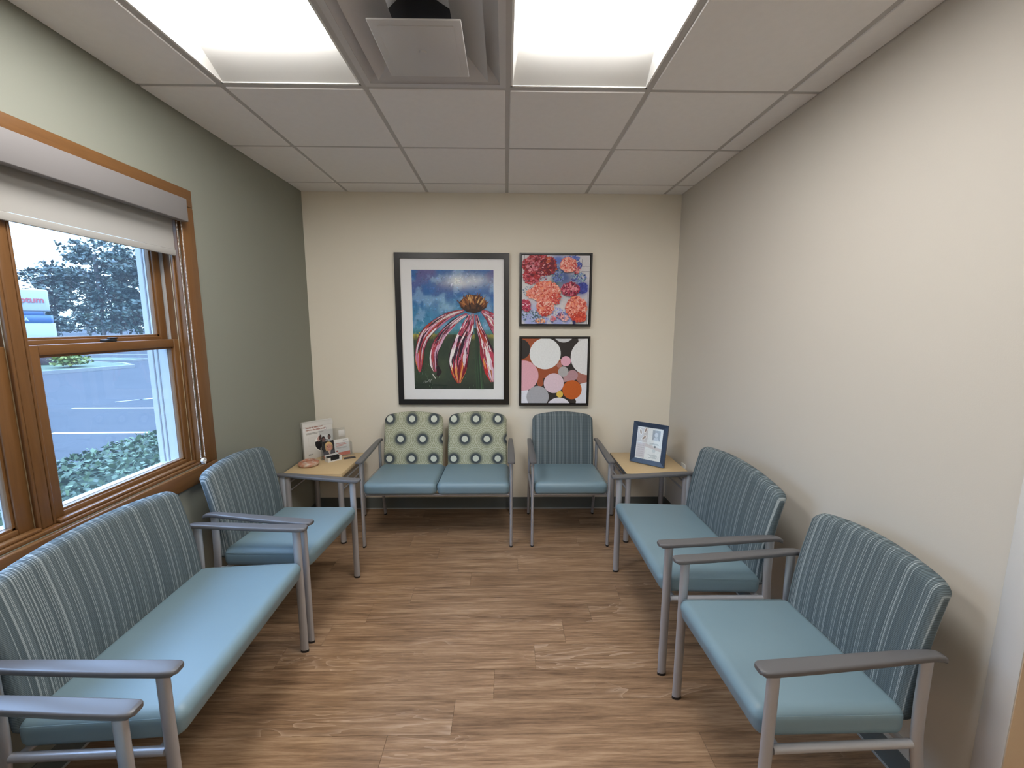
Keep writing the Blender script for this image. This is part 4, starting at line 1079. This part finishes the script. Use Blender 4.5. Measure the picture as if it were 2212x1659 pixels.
# ------------------------------------------------------------------ framed notice on the right table
BLc, BRc = Vector((2.511, -0.327, ZT_)), Vector((2.712, -0.493, ZT_))
ux = (BRc - BLc).normalized(); back = Vector((-ux.y, ux.x, 0)); NW = (BRc - BLc).length; NH = 0.308
nf = thing('framed_notice', 'tilted navy dark framed notice, blue window reflection in its colour, standing on the right corner table', 'photo frame', tuple(BLc), math.atan2(ux.y, ux.x))
tilt = math.radians(-10.5)
fr_ = MB(); fwid = 0.034
o0 = [(0, 0), (NW, 0), (NW, NH), (0, NH)]; i0 = [(fwid, fwid), (NW - fwid, fwid), (NW - fwid, NH - fwid), (fwid, NH - fwid)]
rot = Matrix.Rotation(tilt, 4, 'X')
for k in range(4):
    a, b, c, d = o0[k], o0[(k + 1) % 4], i0[(k + 1) % 4], i0[k]
    g_ = MB()
    F = [(a[0], -0.014, a[1]), (b[0], -0.014, b[1]), (c[0], -0.008, c[1]), (d[0], -0.008, d[1])]
    B = [(p[0], 0.004, p[2]) for p in F]
    g_.poly(F); g_.poly(B[::-1])
    for q in range(4): g_.poly([F[q], B[q], B[(q + 1) % 4], F[(q + 1) % 4]])
    me = g_.mesh('frame_bar'); me.transform(rot); me.transform(Matrix.Translation((0, 0.016, 0.0035)))
    link('frame_bar', me, M['tinted'], nf)
def tilted(mb, nm):
    me = mb.mesh(nm) if isinstance(mb, MB) else mb
    me.transform(rot); me.transform(Matrix.Translation((0, 0.016, 0.0035))); return me
pp = link('paper', tilted(MB().box(fwid - 0.003, NW - fwid + 0.003, -0.004, 0.002, fwid - 0.003, NH - fwid + 0.003), 'paper'), M['mat_board'], nf)
PWp, PHp = NW - 2 * fwid, NH - 2 * fwid
nc = Canvas(PWp, PHp)
nc.mb.poly([(0, 0, 0), (PWp, 0, 0), (PWp, 0, PHp), (0, 0, PHp)], lin((228, 234, 236)))
def R_(x0, x1, y0, y1, c): nc.add([(x0 * PWp, y0 * PHp), (x1 * PWp, y0 * PHp), (x1 * PWp, y1 * PHp), (x0 * PWp, y1 * PHp)], lin(c))
R_(0.02, 0.42, 0.52, 0.97, (206, 206, 208)); R_(0.03, 0.36, 0.03, 0.50, (208, 208, 214)); nc.add([(0.36 * PWp, 0.50 * PHp), (0.98 * PWp, 0.40 * PHp), (0.98 * PWp, 0.30 * PHp), (0.36 * PWp, 0.40 * PHp)], lin((208, 206, 208)))
for (x, y, a) in ((0.13, 0.83, 0.25), (0.32, 0.90, -0.4), (0.28, 0.66, -0.7)):
    ell(nc, x * PWp, y * PHp, 0.055 * PWp, 0.10 * PHp, lin((240, 240, 236)), a); ell(nc, x * PWp, y * PHp, 0.035 * PWp, 0.078 * PHp, lin((160, 145, 138)), a)
R_(0.60, 0.90, 0.62, 0.94, (162, 174, 186)); ell(nc, 0.75 * PWp, 0.80 * PHp, 0.07 * PWp, 0.07 * PHp, lin((204, 212, 220))); nc.add([(0.63 * PWp, 0.62 * PHp), (0.87 * PWp, 0.62 * PHp), (0.82 * PWp, 0.71 * PHp), (0.68 * PWp, 0.71 * PHp)], lin((196, 206, 216)))
for (x0, x1, y) in ((0.54, 0.86, 0.515), (0.52, 0.88, 0.49), (0.50, 0.86, 0.16), (0.56, 0.86, 0.13), (0.60, 0.80, 0.10), (0.55, 0.85, 0.07)): R_(x0, x1, y, y + 0.011, (150, 165, 172))
ell(nc, 0.74 * PWp, 0.43 * PHp, 0.035 * PWp, 0.035 * PHp, lin((110, 116, 118))); ell(nc, 0.71 * PWp, 0.30 * PHp, 0.07 * PWp, 0.05 * PHp, lin((205, 216, 220)))
for k in range(6): R_(0.07, 0.32, 0.08 + 0.065 * k, 0.095 + 0.065 * k, (188, 188, 194))
me = nc.mb.mesh('notice_print'); me.transform(Matrix.Translation((fwid, -0.0042, fwid)))
link('notice_print', tilted(me, 'notice_print'), M['print'], pp)
link('glass', tilted(MB().box(fwid, NW - fwid, -0.0068, -0.0062, fwid, NH - fwid), 'glass'), M['picture_glass'], nf)
link('easel_leg', MB().poly([(NW / 2 - 0.03, 0.062, 0.19), (NW / 2 + 0.03, 0.062, 0.19), (NW / 2 + 0.04, 0.125, 0.0005), (NW / 2 - 0.04, 0.125, 0.0005)])
     .poly([(NW / 2 - 0.03, 0.065, 0.19), (NW / 2 + 0.03, 0.065, 0.19), (NW / 2 + 0.04, 0.128, 0.0005), (NW / 2 - 0.04, 0.128, 0.0005)]), M['black'], nf)

# wall outlet
ot = thing('wall_outlet', 'white outlet plate low on the right wall behind the corner table', 'outlet', (W, -0.330, 0.452))
link('plate', rbox('plate', -0.006, -0.0003, -0.036, 0.036, -0.058, 0.058, 0.002, 2), M['white'], ot)
for z in (-0.022, 0.022):
    rc_ = link('receptacle', rbox('receptacle', -0.0078, -0.0062, -0.016, 0.016, z - 0.014, z + 0.014, 0.001, 1), M['white'], ot)
    for yy in (-0.006, 0.006): link('slot', MB().box(-0.0081, -0.0079, yy - 0.001, yy + 0.001, z - 0.002, z + 0.007), M['black'], rc_)

# ------------------------------------------------------------------ outside
ZG = -0.35
def asphalt():
    g = N('worn asphalt'); v = g.obj()
    f = g.noise(v, 0.5, 4); f2 = g.noise(v, 9, 3); cr1 = g.noise(g.mapping(v, (0.25, 2.2, 1)), 1.2, 5, 0.6, 0.8)
    c = g.mix(f, (0.034, 0.035, 0.038), (0.050, 0.051, 0.054)); c = g.mix(g.math('MULTIPLY', f2, 0.2), c, (0.07, 0.07, 0.07))
    crk = g.ramp(cr1, [(0.492, (0, 0, 0)), (0.5, (1, 1, 1)), (0.508, (0, 0, 0))])
    g.col(g.mix(g.math('MULTIPLY', crk, 0.45), c, (0.018, 0.018, 0.02))); g.set(0.9, 0, 0.05); return g.m
gd = link('parking_lot', MB().box(-130, -0.16, -40, 140, ZG - 0.1, ZG), asphalt(), kind='structure')
gd['label'] = 'grey asphalt parking lot outside the window'
LN = plain('white road paint', (0.30, 0.30, 0.30), 0.7)
def paint_line(x0, y0, x1, y1, w):
    d = Vector((x1 - x0, y1 - y0, 0)).normalized(); n_ = Vector((-d.y, d.x, 0)) * w / 2
    P = [Vector((x0, y0, ZG + 0.004)) + n_, Vector((x0, y0, ZG + 0.004)) - n_, Vector((x1, y1, ZG + 0.004)) - n_, Vector((x1, y1, ZG + 0.004)) + n_]
    link('painted_line', MB().poly(P), LN, gd)
paint_line(-8.2, 6.0, -3.2, 6.1, 0.10); paint_line(-6.35, 3.81, -2.5, 3.92, 0.10)
for (a, b) in (((-7.95, 6.75), (-7.6, 7.15)), ((-7.6, 7.15), (-7.4, 7.5)), ((-7.4, 7.5), (-6.9, 7.65)), ((-7.75, 7.05), (-7.2, 7.35))): paint_line(*a, *b, 0.07)
paint_line(-8.35, 8.35, -7.9, 8.6, 0.10); paint_line(-23.9, 22.4, -20.0, 22.5, 0.12)
GRS = plain('lawn grass', (0.05, 0.068, 0.034), 0.9, var=0.35, vscale=3, bump=0.5, bscale=30, bdist=0.03)
CRB = plain('concrete kerb', (0.15, 0.15, 0.145), 0.8, var=0.1, vscale=8)
def island(pts, label, h=0.13):
    n = len(pts); c = Vector((sum(p[0] for p in pts) / n, sum(p[1] for p in pts) / n))
    def ring(k, z): return [(c.x + (p[0] - c.x) * k, c.y + (p[1] - c.y) * k, z) for p in pts]
    kb = MB(); a, b, d = ring(1, ZG + 0.001), ring(1, ZG + h), ring(0.95, ZG + h)
    for k in range(n):
        q = (k + 1) % n; kb.poly([a[k], a[q], b[q], b[k]]); kb.poly([b[k], b[q], d[q], d[k]])
    t = thing('planted_island', label, 'traffic island', (0, 0, 0))
    link('kerb', kb, CRB, t); link('lawn', MB().poly(ring(0.952, ZG + h - 0.01)), GRS, t)
    return t
island([(-16.2, 11.2), (-15.6, 12.3), (-15.0, 13.4), (-14.5, 14.85), (-15.6, 15.7), (-17.6, 16.4), (-21.5, 16.3), (-24, 13.0), (-20, 10)], 'grassy kerbed island with the white sign standing on it')
island([(-17.1, 17.7), (-16.9, 18.6), (-19.5, 19.2), (-22.5, 18.6), (-22.0, 17.5), (-19.3, 17.35)], 'narrow grass strip beyond the sign island', 0.10)

# sign
sn = thing('monument_sign', 'white and blue roadside sign with red lettering seen through the upper window pane', 'sign', (-18.46, 14.73, ZG + 0.121), math.radians(30))
WSN = plain('white sign panel', (0.27, 0.29, 0.31), 0.4); BSN = plain('blue sign panel', (0.022, 0.07, 0.17), 0.4); BRK = plain('purple brown brick', (0.06, 0.038, 0.043), 0.8, var=0.3, vscale=12)
zs = 0.229
link('base', rbox('base', -0.75, 0.92, -0.22, 0.22, 0.0, 0.62, 0.02, 1), BRK, sn)
link('panel', rbox('panel', -0.64, 0.665, -0.13, 0.13, 0.625, 1.543 + zs, 0.015, 2), WSN, sn)
bp_ = link('panel', rbox('panel', -0.63, 0.62, -0.14, 0.14, 1.545 + zs, 1.868 + zs, 0.01, 1), BSN, sn)
link('post', rbox('post', -0.5, 0.4, -0.09, 0.09, 1.87 + zs, 2.041 + zs, 0.005, 1), BSN, sn)
tp_ = link('panel', rbox('panel', -0.60, 0.575, -0.13, 0.13, 2.043 + zs, 2.945 + zs, 0.05, 3), WSN, sn)
ORM = plain('red orange letters', (0.30, 0.045, 0.055), 0.5); LTM = plain('pale letters', (0.28, 0.32, 0.36), 0.5)
def sign_text(tx, width, x, z, mat, par, yy):
    me = text_mesh(tx, 1.0, 0.02, 0.02); w_ = max(v.co.x for v in me.vertices); k = width / w_
    for v in me.vertices: v.co = Vector((v.co.x * k, v.co.y * k, v.co.z * k))
    t = link('lettering', me, mat, par); t.rotation_euler = (R90, 0, 0); t.location = (x, yy, z)
sign_text('Optum', 0.98, -0.49, 2.40 + zs, ORM, tp_, -0.152)
sign_text('nt A', 0.40, -0.42, 1.62 + zs, LTM, bp_, -0.152)

# foliage
def leaf_mat(name, c0, c1):
    g = N(name); inf = g.n('ShaderNodeNewGeometry').outputs['Random Per Island']
    g.col(g.mix(inf, c0, c1)); g.set(0.5, 0, 0.35); return g.m
LF_H = leaf_mat('hedge leaves', (0.018, 0.036, 0.011), (0.066, 0.105, 0.036))
LF_T = leaf_mat('tree leaves', (0.018, 0.030, 0.026), (0.050, 0.072, 0.052))
LF_D = leaf_mat('distant leaves', (0.026, 0.048, 0.03), (0.058, 0.092, 0.044))
LF_Y = leaf_mat('yellow green leaves', (0.055, 0.09, 0.02), (0.19, 0.20, 0.04))
BARK = plain('bark', (0.06, 0.05, 0.045), 0.9, var=0.3, vscale=10)
def leaf(mb, p, size, r, up=0.3):
    d = Vector((r.gauss(0, 1), r.gauss(0, 1), r.gauss(0, 0.6))).normalized()
    n_ = Vector((r.gauss(0, 1), r.gauss(0, 1), r.gauss(0, 1) + up)).normalized(); s_ = d.cross(n_)
    if s_.length < 1e-3: return
    s_.normalize(); s_ *= size * 0.30
    mb.poly([p - d * size * 0.5, p + s_ - d * 0.05 * size, p + d * size * 0.5, p - s_ - d * 0.05 * size])
# hedge outside the window
hg = thing('hedge', 'clipped dense green hedge just outside the window', 'hedge', (0, 0, ZG))
rh = random.Random(21)
def hedge_pt(u, s):                # s: 0..1 around the cross-section from outer foot over the top to the inner foot
    y = -3.2 + 5.4 * u
    x0, x1, top = -1.86, -0.55, 0.97
    bul = 0.05 * (fbm(y * 2.2, s * 6, 3) - 0.5) * 2
    a = math.pi * s; cx_ = (x0 + x1) / 2; rx = (x1 - x0) / 2
    ca, sa = math.cos(a), math.sin(a)
    k = (abs(ca) ** 4 + abs(sa) ** 4) ** (-0.25)
    rr = k * (1 + bul)
    sl = 0.10 * sstep(0.0, 0.9, y) 
    return Vector((cx_ - rx * ca * rr, y, max(0.01, (top - sl) * sa * rr)))
core = MB(); nu, ns = 50, 20
for i in range(nu + 1):
    for j in range(ns + 1):
        p = hedge_pt(i / nu, j / ns); c = Vector((-1.2, p.y, 0.3)); core.v.append(tuple(c + (p - c) * 0.93))
for i in range(nu):
    for j in range(ns):
        a = i * (ns + 1) + j; core.f.append((a, a + 1, a + ns + 2, a + ns + 1)); core.c.append(None)
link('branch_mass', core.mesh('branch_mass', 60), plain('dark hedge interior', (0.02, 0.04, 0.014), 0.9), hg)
lv = MB()
for k in range(16000):
    p = hedge_pt(rh.random(), rh.uniform(0.02, 0.98)) + Vector((rh.gauss(0, 0.012), rh.gauss(0, 0.012), rh.gauss(0, 0.016)))
    leaf(lv, p, rh.uniform(0.028, 0.055), rh, 0.8)
link('leaves', lv, LF_H, hg, kind='stuff')

def tree(label, base, h, blobs, n, leafsize, mat, seed, group=None, name='tree', trunk=0.16):
    r = random.Random(seed); t = thing(name, label, 'tree', base, 0, group)
    tr_ = MB(); tr_.tube([(0, 0, -0.05), (0.05, 0.03, h * 0.25), (0.0, 0.1, h * 0.55), (0.1, 0, h * 0.8)], trunk, n=8)
    trunk_o = link('trunk', tr_.mesh('trunk', 60), BARK, t)
    br = MB()
    for (c, rad) in blobs:
        c = Vector(c); br.tube([(0.02, 0.05, h * 0.32), tuple(c * 0.55 + Vector((0, 0, h * 0.2))), tuple(c)], trunk * 0.3, n=6)
    link('branches', br.mesh('branches', 60), BARK, t)
    lv_ = MB(); tot = sum(b[1][0] * b[1][1] * b[1][2] for b in blobs)
    for (c, rad) in blobs:
        m_ = int(n * rad[0] * rad[1] * rad[2] / tot)
        clumps = [Vector((r.gauss(0, 0.5) * rad[0], r.gauss(0, 0.5) * rad[1], r.gauss(0, 0.5) * rad[2])) for q in range(max(3, m_ // 45))]
        for k in range(m_):
            q = r.choice(clumps); s_ = 0.16 * (rad[0] + rad[1] + rad[2]) / 3
            p = Vector(c) + q + Vector((r.gauss(0, s_), r.gauss(0, s_), r.gauss(0, s_ * 0.6))); leaf(lv_, p, leafsize * r.uniform(0.6, 1.3), r)
    link('leaves', lv_, mat, t, kind='stuff')
    return t
def at(px, py, depth):             # a point seen at this pixel of the photograph at this distance along the view
    return CAM + fwd * depth + r2 * ((px - 1106) / FPX * depth) + u2 * (-(py - 829.5) / FPX * depth)
b0 = at(228, 745, 42); B0 = Vector((b0.x, b0.y, ZG))
def rel(px, py, dz=42): 
    q = at(px, py, dz); return (q.x - B0.x, q.y - B0.y, q.z - B0.z)
tree('large dark leafy tree beyond the parking lot', tuple(B0), 10.5,
     [(rel(220, 560), (2.6, 2.6, 1.8)), (rel(140, 600), (2.6, 2.4, 1.8)), (rel(265, 590), (2.6, 2.6, 2.0)), (rel(190, 640), (2.8, 2.6, 1.8)), (rel(300, 640), (2.6, 2.6, 1.6)),
      (rel(320, 560), (1.8, 2.0, 1.4)), (rel(120, 650), (1.7, 2.0, 1.3)), (rel(195, 535), (1.2, 1.4, 0.8)), (rel(250, 690), (3.0, 2.5, 1.0)), (rel(88, 585), (1.1, 1.3, 0.5))],
     11000, 0.42, LF_T, 4, 'trees beyond the lot')
for k, (px, dz, hh, w_, mt, lab) in enumerate(((110, 58, 4.6, 2.4, LF_T, 'low dark tree behind the white sign'), (190, 74, 5.4, 3.0, LF_T, 'low dark tree behind the trunk of the large tree'),
        (262, 60, 5.2, 2.6, LF_D, 'low mid green tree right of the large trunk'), (322, 66, 8.0, 3.2, LF_D, 'tall green tree at the right edge of the window view'), (20, 70, 5.6, 3.0, LF_T, 'dark tree left of the white sign'))):
    q = at(px, 720, dz)
    tree(lab, (q.x, q.y, ZG), hh,
         [((0, 0, hh * 0.55), (w_ * 0.7, w_ * 0.7, hh * 0.30)), ((0.6, 0.4, hh * 0.33), (w_ * 0.6, w_ * 0.6, hh * 0.25)), ((-0.7, -0.5, hh * 0.3), (w_ * 0.6, w_ * 0.6, hh * 0.24))], 2600, 0.45, mt, 30 + k, 'trees beyond the lot', trunk=0.12)
# yellow-green ornamental plant on the island
yb = at(152, 788, 17.0); yp = thing('ornamental_bush', 'yellow green bush at the foot of the sign', 'bush', (yb.x, yb.y, ZG + 0.121)); ry = random.Random(2)
lv2 = MB()
for k in range(900):
    p = Vector((ry.gauss(0, 0.22), ry.gauss(0, 0.22), abs(ry.gauss(0.12, 0.2)) + 0.12)); leaf(lv2, p, ry.uniform(0.08, 0.2), ry, 0.5)
link('leaves', lv2, LF_Y, yp, kind='stuff')
link('stem', MB().tube([(0, 0, 0.0), (0, 0, 0.3)], 0.03, n=8).mesh('stem', 60), BARK, yp)
